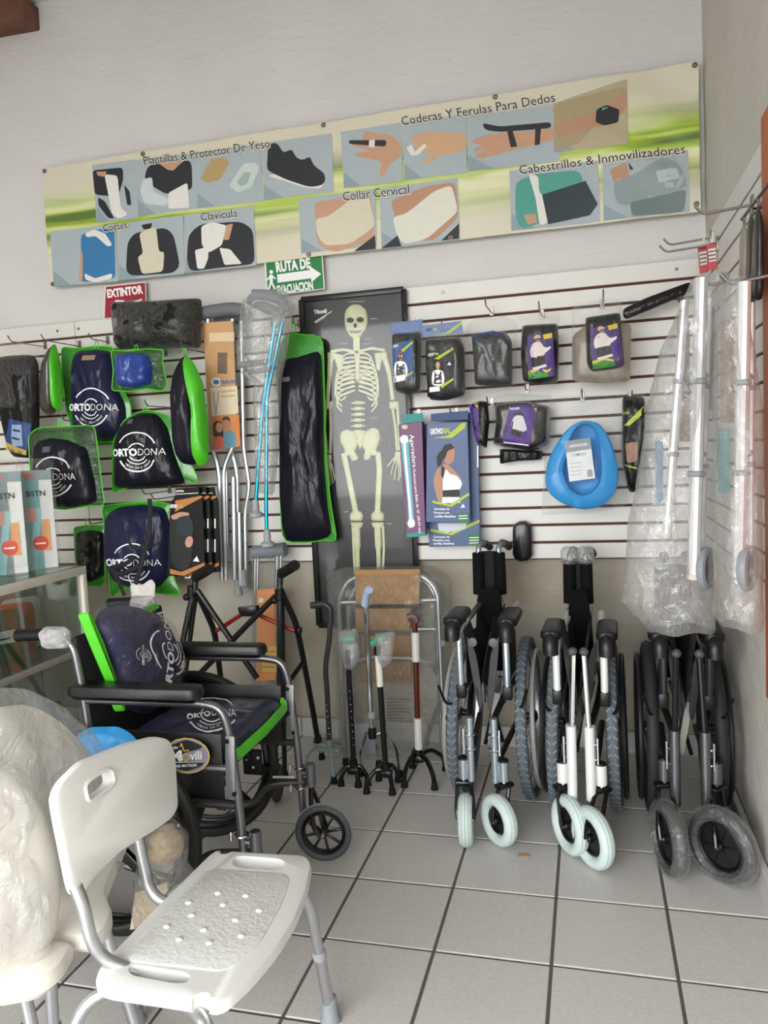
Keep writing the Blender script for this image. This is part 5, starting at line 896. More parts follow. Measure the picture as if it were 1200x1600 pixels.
# ================================================================ open wheelchair with cushions
def C(x, y, z): a = .02; return V((-1.2+x*math.cos(a)-y*math.sin(a), 2.15+x*math.sin(a)+y*math.cos(a), z))
t = thing('wheelchair', 'open grey wheelchair with black armrests, padded cushions and oval side badge', 'wheelchair', C(0, 0, 0)); PADM = mat('0a0a0b', .38, 0, .1, .08, 150)
for s in (-1, 1):
    y = .235*s; N_ = s < 0
    part('back_post', tube([C(-.215, y, .22), C(-.225, y, .5), C(-.245, y, .72), C(-.262, y, .83), C(-.30, y, .868), C(-.36, y, .868)], .0125, 12, .06), HAMMER, t)
    part('push_grip', tube([C(-.335, y, .868), C(-.45, y, .862)], .0185, 12), BLACK, t)
    g, q_ = puff(Pl(C(-.31, y-.01, .862), (1, 0, 0), (0, 0, 1)), rrect(-.05, -.035, .045, .03, .02), .03, 40, 7, 1, .014, 45, 1, seed=s, vst=1); part('bubble_wrap', g, film('bubble_wrap', 'eeeeea', .2, .55, .35, 70, 1), t)
    part('arm_tube', tube([C(-.235, y, .675), C(.12, y, .675), C(.19, y, .665), C(.208, y, .60), C(.225, y, .40), C(.235, y, .12)], .0125, 12, .06), HAMMER, t)
    part('arm_pad', slab(Pl(C(-.05, y, .70), C(1, 0, 0)-C(0, 0, 0), C(0, 1, 0)-C(0, 0, 0)), rrect(-.235, -.036, .185, .036, .032), -.02, .024, .014), PADM, t)
    part('side_panel', rbox(C(-.03, y+.012*s*-1, .49), (.42, .004, .19), .002), mat('111113', .4), t)
    part('post_plate', slab(Pl(C(.213, y-.014, .5), (1, 0, -.06), (0, 0, 1)), rrect(-.014, -.09, .014, .09, .004), -.003, .003, .001), mat('8b8b8d', .35, .7), t)
    for z in (.575, .425): part('plate_screw', lathe(C(.215+(.5-z)*.08, y-.018, z), (0, -1, 0), [(.002, 0), (.007, 0), (.005, .004), (.001, .004)], 10), BLACK, t)
    part('seat_rail', tube([C(-.22, y, .49), C(.2, y, .49)], .0115, 10), HAMMER, t)
    part('lower_rail', tube([C(-.22, y, .385), C(.215, y, .385)], .0115, 10), mat('3e3c3c', .4, .5), t)
    part('bottom_rail', tube([C(-.22, y, .2), C(-.02, y, .15), C(.06, y, .16), C(.11, y, .235), C(.25, y, .25)], .0125, 10, .06), mat('55534f', .35, .7), t)
    for z in (.30, .23): part('post_clamp', torus(C(.228, y, z), (0, 0, 1), .018, .004, 16, 6), CHROME, t); part('clamp_bolt', cyl(C(.20, y-.012, z-.012), C(.20, y-.012, z+.014), .005, 8), CHROME, t)
    c = C(-.17, y+.055*s, .305); ax = V((0, s, 0)); w_ = part('rear_wheel', torus(c, ax, .287, .018, 60, 10), mat('0e0e0f', .55), t); part('rim', torus(c, ax, .262, .014, 60, 8, .016), BLKGLOSS, w_); part('hand_rim', torus(c+ax*.045, ax, .255, .008, 56, 8), mat('2a2a2c', .4), w_)
    hb = MB(); hb.add(cyl(c-ax*.03, c+ax*.03, .028, 16))
    hb.put('hub', BLKGLOSS, w_)
    for k in range(6): q = k*PI/3+.3; d = V((math.cos(q), 0, math.sin(q))); part('mag_spoke', bar(c+d*.02, c+d*.258, .03, .018, .004, ax), BLKGLOSS, w_)
    part('brake_plate', rbox(C(.06, y, .31), (.07, .012, .09), .004), BLACK, t); part('brake_lever', tube([C(.05, y-.01*s, .33), C(.03, y+.02*s, .42), C(.0, y+.03*s, .47)], .006, 6, .02), BLACK, t); part('brake_shoe', tube([C(.09, y+.01, .29), C(.115, y+.04*s, .27)], .008, 8), BLACK, t)
    for dx, dz in ((.03, .01), (.055, -.015), (.075, .02)): part('plate_bolt', cyl(C(.01+dx, y-.012, .31+dz), C(.01+dx, y-.005, .31+dz), .006, 8), CHROME, t)
    part('cross_brace', bar(C(-.02+.02*s, -.19*s, .16), C(-.02+.02*s, .2*s, .46), .03, .016), mat('35332f', .4, .5), t)
    cc = C(.318, y-.04, .098) if s > 0 else C(.215, y-.02, .098); part('caster_bridge', tube([C(.235, y, .28), C(.262, y, .28)], .009, 8), HAMMER, t); part('caster_housing', cyl(C(.268, y, .235), C(.268, y, .315), .017, 14), HAMMER, t)
    wheel_caster(cc, PI/2+.12, .098, .013, mat('3c3d40', .6, 0, .1), t, None, BLKGLOSS, wrap=None, disc=False, nsp=8)
    part('caster_fork', tube([C(.268, y, .24), C(.275, y-.03, .185), C(.29, y-.066, .13), cc+V((0, -.034, 0))], .0085, 8, .04), BLKGLOSS, t); part('caster_fork', tube([C(.268, y, .235), C(.285, y+.01, .18), cc+V((0, .03, 0))], .0075, 8, .04), BLKGLOSS, t)
part('seat_sling', rbox(C(0, 0, .492), (.42, .46, .012), .005), mat('121214', .8), t); part('back_sling', slab(Pl(C(-.235, 0, .7), (0, 1, 0), (-.12, 0, 1)), rrect(-.235, -.2, .235, .16, .01), -.008, .004, .002), mat('121214', .8), t)
part('decal', slab(Pl(C(.17, .235, .262), (1, 0, .06), (0, 0, 1)), rrect(-.04, -.004, .04, .004, .003), .0, .001, 0), flat('b9b9b9'), t, False)
# oval badge
pb = Pl(C(-.03, -.252, .49), C(1, 0, 0)-C(0, 0, 0), (0, 0, 1)); p = Print(pb, None, .0035, .0003)
bx, by = 293, 1180
p.oval(bx, by, 36, 28, 'c9b35a', .08); p.oval(bx, by, 34, 26, '8a8390', .08); p.poly([(bx-33, by+2), (bx-28, by-15), (bx, by-26), (bx+28, by-14), (bx+18, by-10), (bx-6, by-4), (bx-12, by+8), (bx+30, by+8), (bx+24, by+16), (bx, by+25), (bx-26, by+16)], '1d1a1f', 1, 40)
p.text('Activ', (bx-28, by-10), (bx-13, by-11), 5, PRINTW, .02); p.text('M', (bx-27, by+8), (bx-7, by+7), 15, 'e4e4e6', .05); p.text('vili', (bx+5, by+6), (bx+24, by+5), 13, 'e4e4e6', .02); p.line(arcpts(bx-1, by+2, 5.5, 0, 360), 1.8, 'cdb040'); p.line([(bx-10, by-14), (bx-8, by-20), (bx-4, by-8), (bx+4, by-9)], 1.8, 'cdb040'); p.line([(bx-24, by+10), (bx+26, by+9)], 1, PRINTW); p.text('SERIE MOTION', (bx-22, by+18), (bx+16, by+16), 4, PRINTW, .02); p.put('oval_badge', t)
# back cushion: stands against the backrest
pc = Pl(C(-.185, -.0, .74), C(0, 1, 0)-C(0, 0, 0), (-.12, 0, 1)); _ua, _ub = pc.px((114, 965))[0], pc.px((284, 1030))[0]; _px = pc.px
def _fit(p):
    u, v = _px(p); n_ = -.196+(u-_ua)*.392/(_ub-_ua); return (n_-.35*max(0, v-.005), max(v, -.180))
pc.px = _fit     # fits between the armrests, stands on the seat cushion
t = thing('cushion_pack', 'navy back cushion with upright ring logo in green edged film on the open wheelchair', 'cushion pack', C(-.16, 0, .52))
g, s = puff(pc, pc.pxs([(130, 985), (150, 955), (190, 942), (235, 946), (268, 968), (284, 1030), (280, 1080), (262, 1110), (220, 1128), (165, 1125), (148, 1060)]), .055, 64, 12, 2, .008, 9, .6, seed=101, vst=1); part('cushion', g, mat('25284f', .6, 0, .12, .25, 14, coat=.15), t)
def pcw(pts, w0): return [pc.px(q) for q in pts]
part('green_gusset', slab(pc, pc.pxs([(114, 965), (118, 958), (123, 968), (134, 1015), (160, 1118), (160, 1132), (152, 1128), (142, 1090), (122, 1020)]), -.02, .018, .006, 50, 1), LIME, t)
part('zipper', tube([pc.W(*pc.px((121, 965)), .017), pc.W(*pc.px((131, 1020)), .018), pc.W(*pc.px((158, 1126)), .017)], .002, 5), mat('2f8a18', .5), t)
part('green_tab', slab(pc, pc.pxs([(235, 944), (262, 937), (264, 943), (245, 953)]), -.004, .004, .001), LIME, t); part('green_tab', slab(pc, pc.pxs([(268, 1092), (284, 1080), (290, 1090), (268, 1108)]), -.004, .004, .001), LIMED, t)
ortologo(pc, s, 232, 1024, 37, t, -PI/2+.12, 1, True, .014, 3.9)
ortologo(pc, s, 178, 1035, 12, t, -PI/2+.1, 1, True, .014, 3.0, 'small_logo')
p = Print(pc, s, .004, .0003); p.poly([(201, 1030), (208, 1028), (211, 1048), (204, 1050)], '8d8d9c'); p.put('care_tag', t)
g, s2 = puff(pc, pc.pxs([(128, 978), (150, 948), (190, 936), (240, 940), (275, 965), (290, 1030), (286, 1085), (265, 1116), (220, 1133), (160, 1132), (142, 1060)]), .062, 64, 10, 1, .014, 12, .6, seed=103, vst=1); part('clear_film', g, FILM, t)
# seat cushion
ps = Pl(C(0, 0, .505), C(1, 0, 0)-C(0, 0, 0), C(0, 1, 0)-C(0, 0, 0)); t = thing('cushion_pack', 'flat navy seat cushion with ring logo and bright green front band', 'cushion pack', C(0, 0, .5))
uv = rrect(-.17, -.21, .215, .215, .03); g, s = puff(ps, uv, .055, 64, 11, 1, .006, 20, .1, 8, seed=105, edge=.6); part('cushion', g, mat('211f3c', .6, 0, .15, .35, 24, coat=.5, stretch=(.3, 1.5, 1)), t)
part('green_band', tube([C(.195, -.204, .512), C(.212, -.188, .515), C(.22, 0, .52), C(.212, .188, .525), C(.195, .204, .535)], .019, 10, .02, True, (V((1, 0, 0)), .3)), LIME, t)
def ps_pr(x, y): return ps.px((x, y))
ortologo(Pl(ps.o+V((0, 0, .055)), ps.u, ps.v), lambda u, v: s(u, v)-.055, 330, 1118, 26, t, -.12, 1.5, True, .006, 2.0)
# ================================================================ black walking frame
t = thing('walking_frame', 'black folding walking frame with foam grips and red links behind the open wheelchair', 'walking frame', (-1.45, 3.1, 0))
FR = mat('1c1c1e', .35, .3); RED = mat('8f1f1a', .35, .2); Yf = 2.92
def K(x, y, Y=Yf): return at(x, y, Y)
for pts in ([(303, 925), (297, 948), (284, 1010), (272, 1075)], [(437, 905), (437, 1070)]): part('front_tube', tube([K(*q) for q in pts], .013, 10, .02), mat('4a4a4d', .25, .7), t)
for top, bot in (((303, 925), (262, 1135)), ((437, 925), (437, 1130))): a = K(*bot); part('lower_leg', tube([K(*top)+V((0, .02, 0)), V((a.x, a.y+.02, .02))], .011, 8), FR, t); part('rubber_foot', lathe((a.x, a.y+.02, 0), (0, 0, 1), [(.014, 0), (.018, .003), (.013, .035)], 12), RUBBER, t)
for a, b in (((308, 922), (402, 1060)), ((430, 932), (300, 1065))): part('cross_brace', tube([K(*a), K(*b)], .0125, 10), FR, t)
part('rear_leg', tube([K(441, 928), at(462, 972, 3.0), at(472, 1020, 3.08), at(487, 1100, 3.25), atZ(497, 1158, .02)], .013, 10, .05), FR, t); q = atZ(497, 1160, 0); part('rubber_foot', lathe(q, (0, 0, 1), [(.016, 0), (.021, .003), (.02, .016), (.014, .035)], 12), RUBBER, t)
a = atZ(360, 1150, .02); part('rear_leg', tube([K(310, 930), at(335, 985, 3.02), at(345, 1060, 3.15), V((a.x, 3.3, .02))], .013, 10, .05), FR, t); part('rubber_foot', lathe((a.x, 3.3, 0), (0, 0, 1), [(.016, 0), (.021, .003), (.02, .016), (.014, .035)], 12), RUBBER, t)
part('brace_joint', rbox(K(466, 985, 3.02), (.03, .03, .03), .008), BLACK, t); part('diagonal_strut', tube([at(473, 1035, 3.1), at(455, 1060, 3.0)], .011, 8), FR, t)
part('red_link', tube([K(338, 986, 2.98), K(384, 956, 2.98)], .009, 8), RED, t); part('red_link', tube([K(398, 958, 2.98), K(460, 986, 3.0)], .009, 8), RED, t); part('link_block', slab(wall(2.98), wall(2.98).pxs([(374, 948), (402, 946), (404, 956), (396, 962), (380, 962), (376, 956)]), -.02, .02, .004), BLKGLOSS, t)
for x, y in ((300, 925), (437, 930)): part('joint_sleeve', cyl(K(x, y+8), K(x, y-10), .02, 12), BLACK, t); part('adjust_knob', ell(K(x-8, y+8), .018, .016, .016), BLACK, t)
for x, y in ((304, 925), (437, 912)): part('grip_stem', tube([K(x, y), K(x+1, y-22)], .0135, 10), mat('3a3a3c', .3, .6), t)
for x, y in ((306, 898), (440, 892)): part('foam_grip', tube([K(x, y+4), at(x+10, y-2, 2.86), at(x+21, y-9, 2.80)], .021, 12, .02), RUBBER, t)
w0 = atZ(430, 1228, .07); part('front_wheel', torus((w0.x, w0.y+.02, .075), (1, .2, 0), .06, .015, 30, 8), mat('3a3a3c', .6), t); part('wheel_disc', lathe((w0.x-.008, w0.y+.02, .075), (1, .2, 0), [(.01, 0), (.055, 0), (.055, .016), (.01, .016)], 20), mat('4a4745', .5), t); part('wheel_fork', tube([(w0.x, w0.y+.02, .075), (w0.x-.02, w0.y+.03, .16), (K(437, 1100).x, Yf+.02, .24)], .01, 8, .02), FR, t)
# ================================================================ showcase
SX = -2.16; YB = 2.92; YA = 1.55; SZ = .915; SXL = -2.75; FRW = mat('ebe5d8', .45, 0, .05)
t = thing('showcase', 'white framed glass showcase with packed goods at the end of the counter', 'showcase', (SX-.3, 2.2, 0))
for y in (YA, YB): part('corner_post', rbox((SX, y, SZ/2), (.03, .03, SZ), .003), FRW, t); part('corner_post', rbox((SXL, y, SZ/2), (.03, .03, SZ), .003), FRW, t); part('end_rail', rbox(((SX+SXL)/2, y, SZ-.015), (SX-SXL, .03, .03), .003), FRW, t)
for x in (SX, SXL): part('top_rail', rbox((x, (YA+YB)/2, SZ-.018), (.032, YB-YA+.03, .036), .003), FRW, t); part('shelf_rail', rbox((x, (YA+YB)/2, .55), (.02, YB-YA, .025), .003), mat('b5b0a6', .4, .2), t); part('bottom_rail', rbox((x, (YA+YB)/2, .09), (.03, YB-YA, .03), .003), FRW, t)
part('glass_top', rbox(((SX+SXL)/2, (YA+YB)/2, SZ+.004), (SX-SXL+.02, YB-YA+.02, .006), .001), GLASS, t, False); part('glass_side', rbox((SX-.002, (YA+YB)/2, .5), (.004, YB-YA-.03, SZ-.1), 0), GLASS, t, False); part('glass_end', rbox(((SX+SXL)/2, YB, .5), (SX-SXL-.03, .004, SZ-.1), 0), GLASS, t, False)
part('glass_shelf', rbox(((SX+SXL)/2, (YA+YB)/2, .565), (SX-SXL-.03, YB-YA-.04, .006), 0), GLASS, t, False); part('base_board', rbox(((SX+SXL)/2, (YA+YB)/2, .11), (SX-SXL-.02, YB-YA-.02, .02), .002), FRW, t); part('back_panel', rbox((SXL+.02, (YA+YB)/2, .5), (.01, YB-YA-.03, SZ-.1), 0), mat('3c3733', .7), t); part('divider_panel', rbox(((SX+SXL)/2-.1, YB-.03, .5), (SX-SXL-.24, .01, SZ-.12), 0), mat('6a635b', .7), t)
cols = ['b5452a', 'c9c4ba', 'e0742c', '3a4a2c', 'd0622a', 'd9d4c8', '2c3b52', '6d6a66', '9c3b22', '39512e']
nm = ['rust red', 'pale grey', 'bright orange', 'olive green', 'deep orange', 'cream white', 'slate blue', 'grey', 'brick red', 'dark green']
for k in range(10):
    z0 = .57 if k < 6 else .122; y = 2.16+.13*(k if k < 6 else (k-6)*1.5); x = SX-.11-.06*(k % 3); q = Pl((x, y, z0+.105), (-.5, -.86, 0) if k % 2 else (-.7, -.7, 0), (0, .12, 1)); q = Pl(q.o, -q.u, q.v)
    g, s = puff(q, rrect(-.085, -.103, .085, .12, .012), .03, 40, 8, 1, .008, 20, 1, seed=120+k); u = part('small_pack', g, mat(cols[k], .4, 0, .15, .25, 25, coat=.5), None, label=f'{nm[k]} plastic-wrapped pack on the {"glass shelf" if k < 6 else "base"} of the showcase', cat='pack', group='packs inside the showcase')
    p = Print(q, s, .003, .0003); p.uv(rrect(-.04, -.01, .04, .04, .004), [tuple(range(20))], flat(['d8d4cc', 'e0a24a', 'c9c9c4'][k % 3])); p.uv([(-.03, .005), (.03, .005), (.03, .012), (-.03, .012)], [(0, 1, 2, 3)], INK); p.put('product_label', u)
part('floor_box', rbox((-1.86, 1.9, .31), (.2, .3, .615), .004), mat('141414', .6), None, label='black carton on the floor between the showcase and the wheelchair', cat='box')
# boxed plasters on the showcase
def bst(i, X, Y, yaw, w_, h, d, fc, label):
    u = V((math.cos(yaw), math.sin(yaw), 0)); q = Pl((X, Y, SZ+.007), u, (0, 0, 1)); t = thing('bandage_box', label, 'box', q.o, 'boxes standing on the showcase')
    part('carton', rbox(q.W(0, h/2, -d/2), (w_, d, h), .002, (q.u, -q.n, q.v)), flat('d3d6d2'), t, False)
    p = Print(q, None, .0006, .0003, .05); R_ = lambda a, b, c, e, m: p.uv([(a*w_, b*h), (c*w_, b*h), (c*w_, e*h), (a*w_, e*h)], [(0, 1, 2, 3)], m)
    R_(-.5, 0, .06, .9, flat(fc)); R_(-.5, .9, .5, 1, flat('7f9494')); p.uv([(-.5*w_, .0), (-.2*w_, .0), (.1*w_, .62*h), (-.1*w_, .62*h)], [(0, 1, 2, 3)], flat('8fc0c0'))
    pts, f_, ww, _ = glyphs('BSTN', .03); k = .62*w_/ww; p.uv([(-.36*w_+a*k, .74*h+b*k) for a, b in pts], f_, flat('2a3134')); p.uv([(.0, .18*h), (.32*w_, .18*h), (.32*w_, .5*h), (.08*w_, .5*h)], [(0, 1, 2, 3)], flat('d99a5e'))
    p.uv(circ((-.02*w_, .26*h), .26*w_, 24, .075*h), [tuple(range(24))], flat('d8452c')); R_(-.42, .93, -.1, .97, flat('d8695a')); R_(-.45, .48, -.1, .62, flat('c98f86')); R_(-.2, .25, .14, .265, PRINTW)
    p.put('printed_face', t)
    q2 = Pl(q.W(-w_/2, 0, -d/2), -q.n, (0, 0, 1)); p = Print(q2, None, .0006, .0003); pts, f_, ww, _ = glyphs('BSTN', .03); k = .1/ww; p.uv([(-b*k*.9+.012, h*.55+a*k) for a, b in pts], f_, flat('2a3134')); p.uv(circ((0, h*.82), .012, 20, .022), [tuple(range(20))], flat('d8452c')); p.put('printed_side', t)
    g, s = puff(Pl(q.W(0, h/2, -d/2), q.u, q.v), rrect(-w_*.62, -h*.5, w_*.62, h*.62, .02), d*.75, 48, 9, 0, .012, 20, 1, seed=140+i, vst=1, pw=8); part('clear_bag', g, FILM, t); return t
for i, (x, y, yaw, fc, l) in enumerate(((68, 888, .75, '6fa3a3', 'teal and white bandage box in clear bag at the showcase corner'), (20, 897, .7, '7e8c8c', 'grey bandage box in clear bag, middle of the showcase top'), (-44, 908, .65, 'b5654a', 'rust striped bandage box in clear bag, nearest the showcase front'))):
    q = atZ(x, y, SZ+.007); bst(i, q.x, q.y, yaw, .12, .42, .06, fc, l)
# ================================================================ white shower chair in the foreground
SEATM = mat('d8d9d6', .45, 0, .02, .03, 40); SEATT = mat('d2d3d0', .5, 0, .03, .25, 110)
t = thing('shower_chair', 'white shower chair with handle slots and aluminium legs, unwrapped', 'shower chair', (-.78, 1.35, 0))
ps = Pl((-.76, 1.35, .43), (1, 0, 0), (0, 1, 0))
so = ps.pxs([(147, 1524), (156, 1506), (240, 1418), (328, 1332), (340, 1324), (352, 1327), (420, 1331), (478, 1334), (487, 1346), (480, 1385), (462, 1432), (432, 1480), (395, 1524), (352, 1564), (332, 1567), (240, 1553), (156, 1541)])
seat = part('seat', slab(ps, so, -.032, 0, .010, 90, 1), SEATM, t)
def slot(pl, px, o, d=.2): cut(o, slab(pl, pl.pxs(px), -d, d, 0, 56, 3))
slot(ps, [(362, 1350), (366, 1339), (380, 1337), (438, 1342), (447, 1348), (442, 1358), (425, 1360), (372, 1356)], seat)
slot(ps, [(198, 1514), (206, 1507), (222, 1508), (290, 1519), (300, 1526), (292, 1536), (270, 1536), (206, 1524)], seat)
for x, y in ((352, 1329), (314, 1561)): q = ps.px((x, y)); cut(seat, cyl(ps.W(q[0], q[1], -.1), ps.W(q[0], q[1], .1), .017, 20))
pad = part('textured_pad', slab(ps, ps.pxs([(196, 1498), (255, 1430), (318, 1361), (330, 1358), (448, 1366), (453, 1375), (441, 1412), (406, 1475), (358, 1516), (348, 1519), (205, 1503)]), -.002, .0022, .0018, 60, 1), SEATT, seat)
for x, y in ((650, 617), (755, 627), (540, 652), (670, 660), (805, 682), (552, 700), (717, 718), (458, 742), (597, 755), (737, 778), (505, 790), (617, 803)): q = ps.px((70+x/2.4, 1140+y/2.4)); part('drain_bump', ell(ps.W(q[0], q[1], .002), .0078, .0078, .0045, 12, 8), SEATT, seat)
pb = Pl((-.965, 1.32, .60), (0, 1, 0), (-.10, 0, 1))
bk = part('backrest', slab(pb, pb.pxs([(88, 1248), (96, 1224), (130, 1190), (200, 1162), (245, 1150), (266, 1154), (276, 1176), (281, 1262), (270, 1280), (245, 1298), (190, 1332), (150, 1372), (134, 1398), (117, 1400), (106, 1345), (93, 1280)]), -.026, 0, .009, 90, 1), WHITEP, t)
slot(pb, [(132, 1228), (140, 1218), (165, 1202), (174, 1203), (178, 1222), (168, 1233), (144, 1250), (137, 1252)], bk)
part('slot_rim', tube([pb.W(*q, .001) for q in resample(pb.pxs([(132, 1228), (140, 1218), (165, 1202), (174, 1203), (178, 1222), (168, 1233), (144, 1250), (137, 1252)]), 56, 3)]+[pb.W(*resample(pb.pxs([(132, 1228), (140, 1218), (165, 1202), (174, 1203), (178, 1222), (168, 1233), (144, 1250), (137, 1252)]), 56, 3)[0], .001)], .004, 6, 0), WHITEP, bk)
part('back_tube', tube([at(118, 1385, 1.17), at(130, 1415, 1.17), at(142, 1470, 1.17), at(162, 1500, 1.18), at(215, 1520, 1.2)], .0125, 12, .05), ALU, t); part('back_tube', tube([at(212, 1290, 1.46), at(220, 1330, 1.46), at(232, 1385, 1.46), at(246, 1405, 1.46), at(290, 1420, 1.46)], .0125, 12, .05), ALU, t)
def leg(pts, foot, t, collar=.45):
    foot = V(foot); P = [V(p) for p in pts]+[foot+V((0, 0, .03))]; part('leg', tube(P, .0128, 12, .06), ALU, t); a = P[-2]; d = (P[-1]-a); part('leg_collar', cyl(a+d*collar, a+d*(collar+.07), .0165, 14), GREYTIP, t)
    part('lower_tube', tube([a+d*.5, P[-1]], .0145, 12), ALU, t); part('rubber_foot', lathe(foot, (0, 0, 1), [(.024, 0), (.026, .004), (.022, .012), (.019, .035), (.0175, .06), (.014, .062)], 18), mat('858d92', .6), t)
leg([(-.80, 1.53, .392), (-.685, 1.575, .395), (-.648, 1.60, .33)], (-.633, 1.655, 0), t); leg([(-.78, 1.20, .392), (-.66, 1.13, .395), (-.63, 1.11, .33)], (-.61, 1.04, 0), t)
leg([(-.80, 1.50, .392), (-.93, 1.51, .395), (-.97, 1.515, .33)], (-1.10, 1.56, 0), t); leg([(-.78, 1.22, .392), (-.90, 1.15, .395), (-.935, 1.13, .33)], (-1.0, 1.05, 0), t)
for x in (-.80, -.72): part('seat_bar', tube([(x, 1.17, .388), (x, 1.55, .388)], .0115, 8), ALU, t)
# ================================================================ wrapped white chairs behind it
WRW = mat('e4e1d8', .5, 0, .03)
t = thing('shower_chair', 'white shower chair wrapped in clear plastic, behind the unwrapped one', 'shower chair', (-1.2, 1.4, 0))
pz = Pl((-1.2, 1.4, .42), (1, 0, 0), (0, 1, 0)); part('seat', slab(pz, [(-.005, .385)]+pz.pxs([(160, 1396), (178, 1406), (172, 1440), (150, 1466)])+[(.10, -.125), (-.2, -.125), (-.2, .385)], -.05, 0, .018, 60, 2), WRW, t)
px_ = Pl((-1.22, 1.45, .6), (0, 1, 0), (-.08, 0, 1)); part('backrest', slab(px_, px_.pxs([(-40, 1130), (0, 1105), (50, 1098), (90, 1118), (130, 1155), (165, 1205), (170, 1320), (130, 1410), (40, 1430), (-40, 1430)]), -.03, 0, .014, 60, 2), WRW, t)
q = at(155, 1425, 1.45); q2 = at(172, 1482, 1.45); f = q+(q2-q)*(q.z/(q.z-q2.z)); f.z = 0; leg([q+V((0, 0, .06)), q], f, t, .5)
leg([(-1.12, 1.31, .40), (-1.12, 1.31, .34)], (-1.12, 1.30, 0), t, .5); leg([(-1.35, 1.55, .40), (-1.38, 1.58, .35)], (-1.42, 1.62, 0), t, .5); leg([(-1.35, 1.32, .40), (-1.37, 1.31, .35)], (-1.40, 1.30, 0), t, .5)
for y in (1.33, 1.55): part('back_tube', tube([(-1.265, y, .62), (-1.25, y, .46), (-1.2, y, .40), (-1.1, y, .395)], .0125, 10, .05), ALU, t)
g, s = puff(px_, [(min(a, .245), b) for a, b in px_.pxs([(-60, 1085), (0, 1074), (40, 1076), (85, 1096), (128, 1134), (176, 1176), (205, 1235), (188, 1310), (162, 1385), (120, 1415), (60, 1425), (-60, 1425)])], .075, 90, 14, 1, .026, 13, .8, seed=151, vst=.6); part('plastic_wrap', g, FILMW, t)
t = thing('shower_chair', 'white chair back wrapped in creased plastic, leaning in front of the other wrapped chair', 'shower chair', (-1.13, 1.15, 0))
pq = Pl((-1.10, 1.15, .6), (.25, .97, 0), (-.06, 0, 1)); part('backrest', puff(pq, pq.pxs([(-60, 1215), (0, 1200), (35, 1212), (62, 1250), (85, 1320), (92, 1400), (80, 1480), (30, 1510), (-60, 1520)]), .045, 60, 9, 2, .002, 8, .6, seed=3)[0], WRW, t)
part('seat', slab(pz, [(.19, -.145)]+pz.pxs([(95, 1505), (60, 1530), (-20, 1545), (-60, 1500)])+[(-.08, -.42), (-.08, -.145)], -.05, 0, .018, 60, 1), WRW, t)
q = at(34, 1535, 1.16); q2 = at(48, 1600, 1.16); f = q+(q2-q)*(q.z/(q.z-q2.z)); f.z = 0; a = f+(q-f)*(.375/q.z); leg([a+V((0, 0, .012)), a], f, t, .5)
g, s = puff(pq, [(min(a, .095), b) for a, b in pq.pxs([(-70, 1190), (0, 1182), (40, 1195), (72, 1240), (98, 1320), (110, 1400), (98, 1470), (70, 1520), (0, 1535), (-70, 1535)])], .062, 90, 14, 1, .024, 15, .7, seed=155, vst=.5); part('plastic_wrap', g, FILMW, t)
leg([(-1.13, 1.05, .42), (-1.13, 1.05, .36)], (-1.13, 1.04, 0), t, .5); leg([(-1.16, .95, .42), (-1.16, .95, .36)], (-1.17, .94, 0), t, .5)
# blue tub
pt = wall(1.745); g, s = puff(pt, [(a, max(b, .415)) for a, b in pt.pxs([(112, 1165), (120, 1148), (140, 1136), (185, 1135), (205, 1146), (222, 1166), (222, 1190), (205, 1270), (130, 1270), (114, 1230)])], .03, 60, 9, 1, .001, 8, .6, pw=5); part('tub', g, BLUE, None, label='sky blue plastic tub standing behind the white shower chair back', cat='tub')
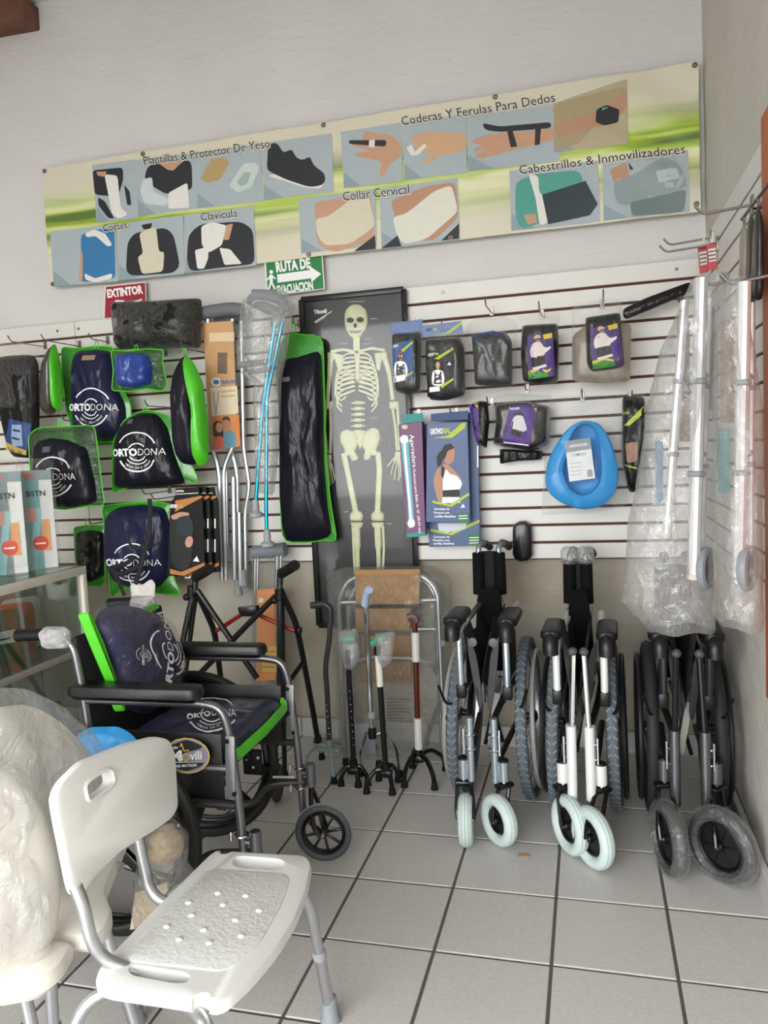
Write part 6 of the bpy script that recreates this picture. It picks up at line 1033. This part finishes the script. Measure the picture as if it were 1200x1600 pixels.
# clear bag with papers on the floor
t = thing('parts_bag', 'crumpled clear bag of papers and parts on the floor by the wheelchair wheel', 'bag', at(265, 1470, 1.72)); Yb = 1.70
part('paper_sheet', slab(wall(Yb), wall(Yb).pxs([(204, 1452), (212, 1394), (262, 1378), (266, 1438)]), -.004, .004, .001), flat('c9b9a4'), t, False); part('paper_sheet', slab(wall(Yb+.02), wall(Yb+.02).pxs([(225, 1465), (230, 1400), (290, 1390), (292, 1450)]), -.004, .004, .001), flat('d4cabc'), t, False)
g, s = puff(wall(Yb), wall(Yb).pxs([(232, 1300), (262, 1286), (284, 1305), (286, 1335), (262, 1352), (238, 1345)]), .04, 36, 7, 1, .012, 30, 1, seed=161, vst=1); part('foam_lump', g, mat('b5a488', .7, 0, .12, .3, 40), t)
bag([(1284, 240, 272), (1310, 226, 292), (1352, 218, 290), (1380, 210, 322), (1430, 208, 338), (1470, 216, 318)], Yb, .04, film('parts_bag_film', 'f4f2ee', .05, .5, .06, 30, 1), 'clear_bag', t, 17)
# small things
q = atZ(228, 1556, 0); part('blue_wrapper', slab(Pl((q.x, q.y, .002), (1, .1, 0), (-.1, 1, 0)), [(-.05, -.012), (.05, -.018), (.055, .012), (0, .02), (-.045, .014)], 0, .012, .004, 24, 1), mat('5f9fc0', .4, 0, .1, .2, 40), None, label='light blue wrapper on the tiles under the white shower seat', cat='wrapper')
q = atZ(818, 1338, 0); part('paper_scrap', slab(Pl((q.x, q.y, .0005), (1, 0, 0), (0, 1, 0)), [(-.022, .004), (-.006, -.012), (.016, -.006), (.02, .01), (.004, .014), (-.012, .012)], 0, .003, .001, 20, 1), mat('a98f76', .8, 0, .2), None, label='small brown scrap on the floor tile before the silver folded wheelchair', cat='scrap')
pl = wall(3.04); t = thing('face_mask', 'white cloth mask hanging below the lowest logo cushion', 'mask', pl.W(*pl.px((224, 938)))); g, s = puff(pl, pl.pxs([(203, 914), (212, 908), (222, 914), (236, 904), (243, 912), (241, 936), (226, 940), (206, 936)]), .015, 40, 7, 1, .006, 40, 1, seed=171, vst=1); part('cloth', g, mat('d6d3cc', .8, 0, .06, .2, 60), t); part('ear_loop', tube([pl.W(*pl.px(a)) for a in ((206, 914), (200, 900), (210, 890), (222, 884))], .002, 5, .01), PRINTW, t)
t = thing('black_strap', 'tangled black straps hanging over the lowest logo cushion', 'strap', pl.W(*pl.px((200, 930)))); STR = mat('0e0e10', .7)
for a, r in (([(236, 779), (236, 832), (228, 860), (222, 885), (214, 912)], .012), ([(200, 834), (204, 850), (216, 858), (228, 850)], .007), ([(172, 888), (185, 898), (205, 892), (222, 882)], .012), ([(180, 895), (190, 915), (197, 930)], .009), ([(212, 870), (200, 880), (178, 886)], .010)): part('strap', tube([pl.W(*pl.px(b), .01) for b in a], r, 8, .03, True, (V((0, 1, 0)), .4)), STR, t)
hook((236, 776), 3.03, 'slat hook holding the tangled black straps')
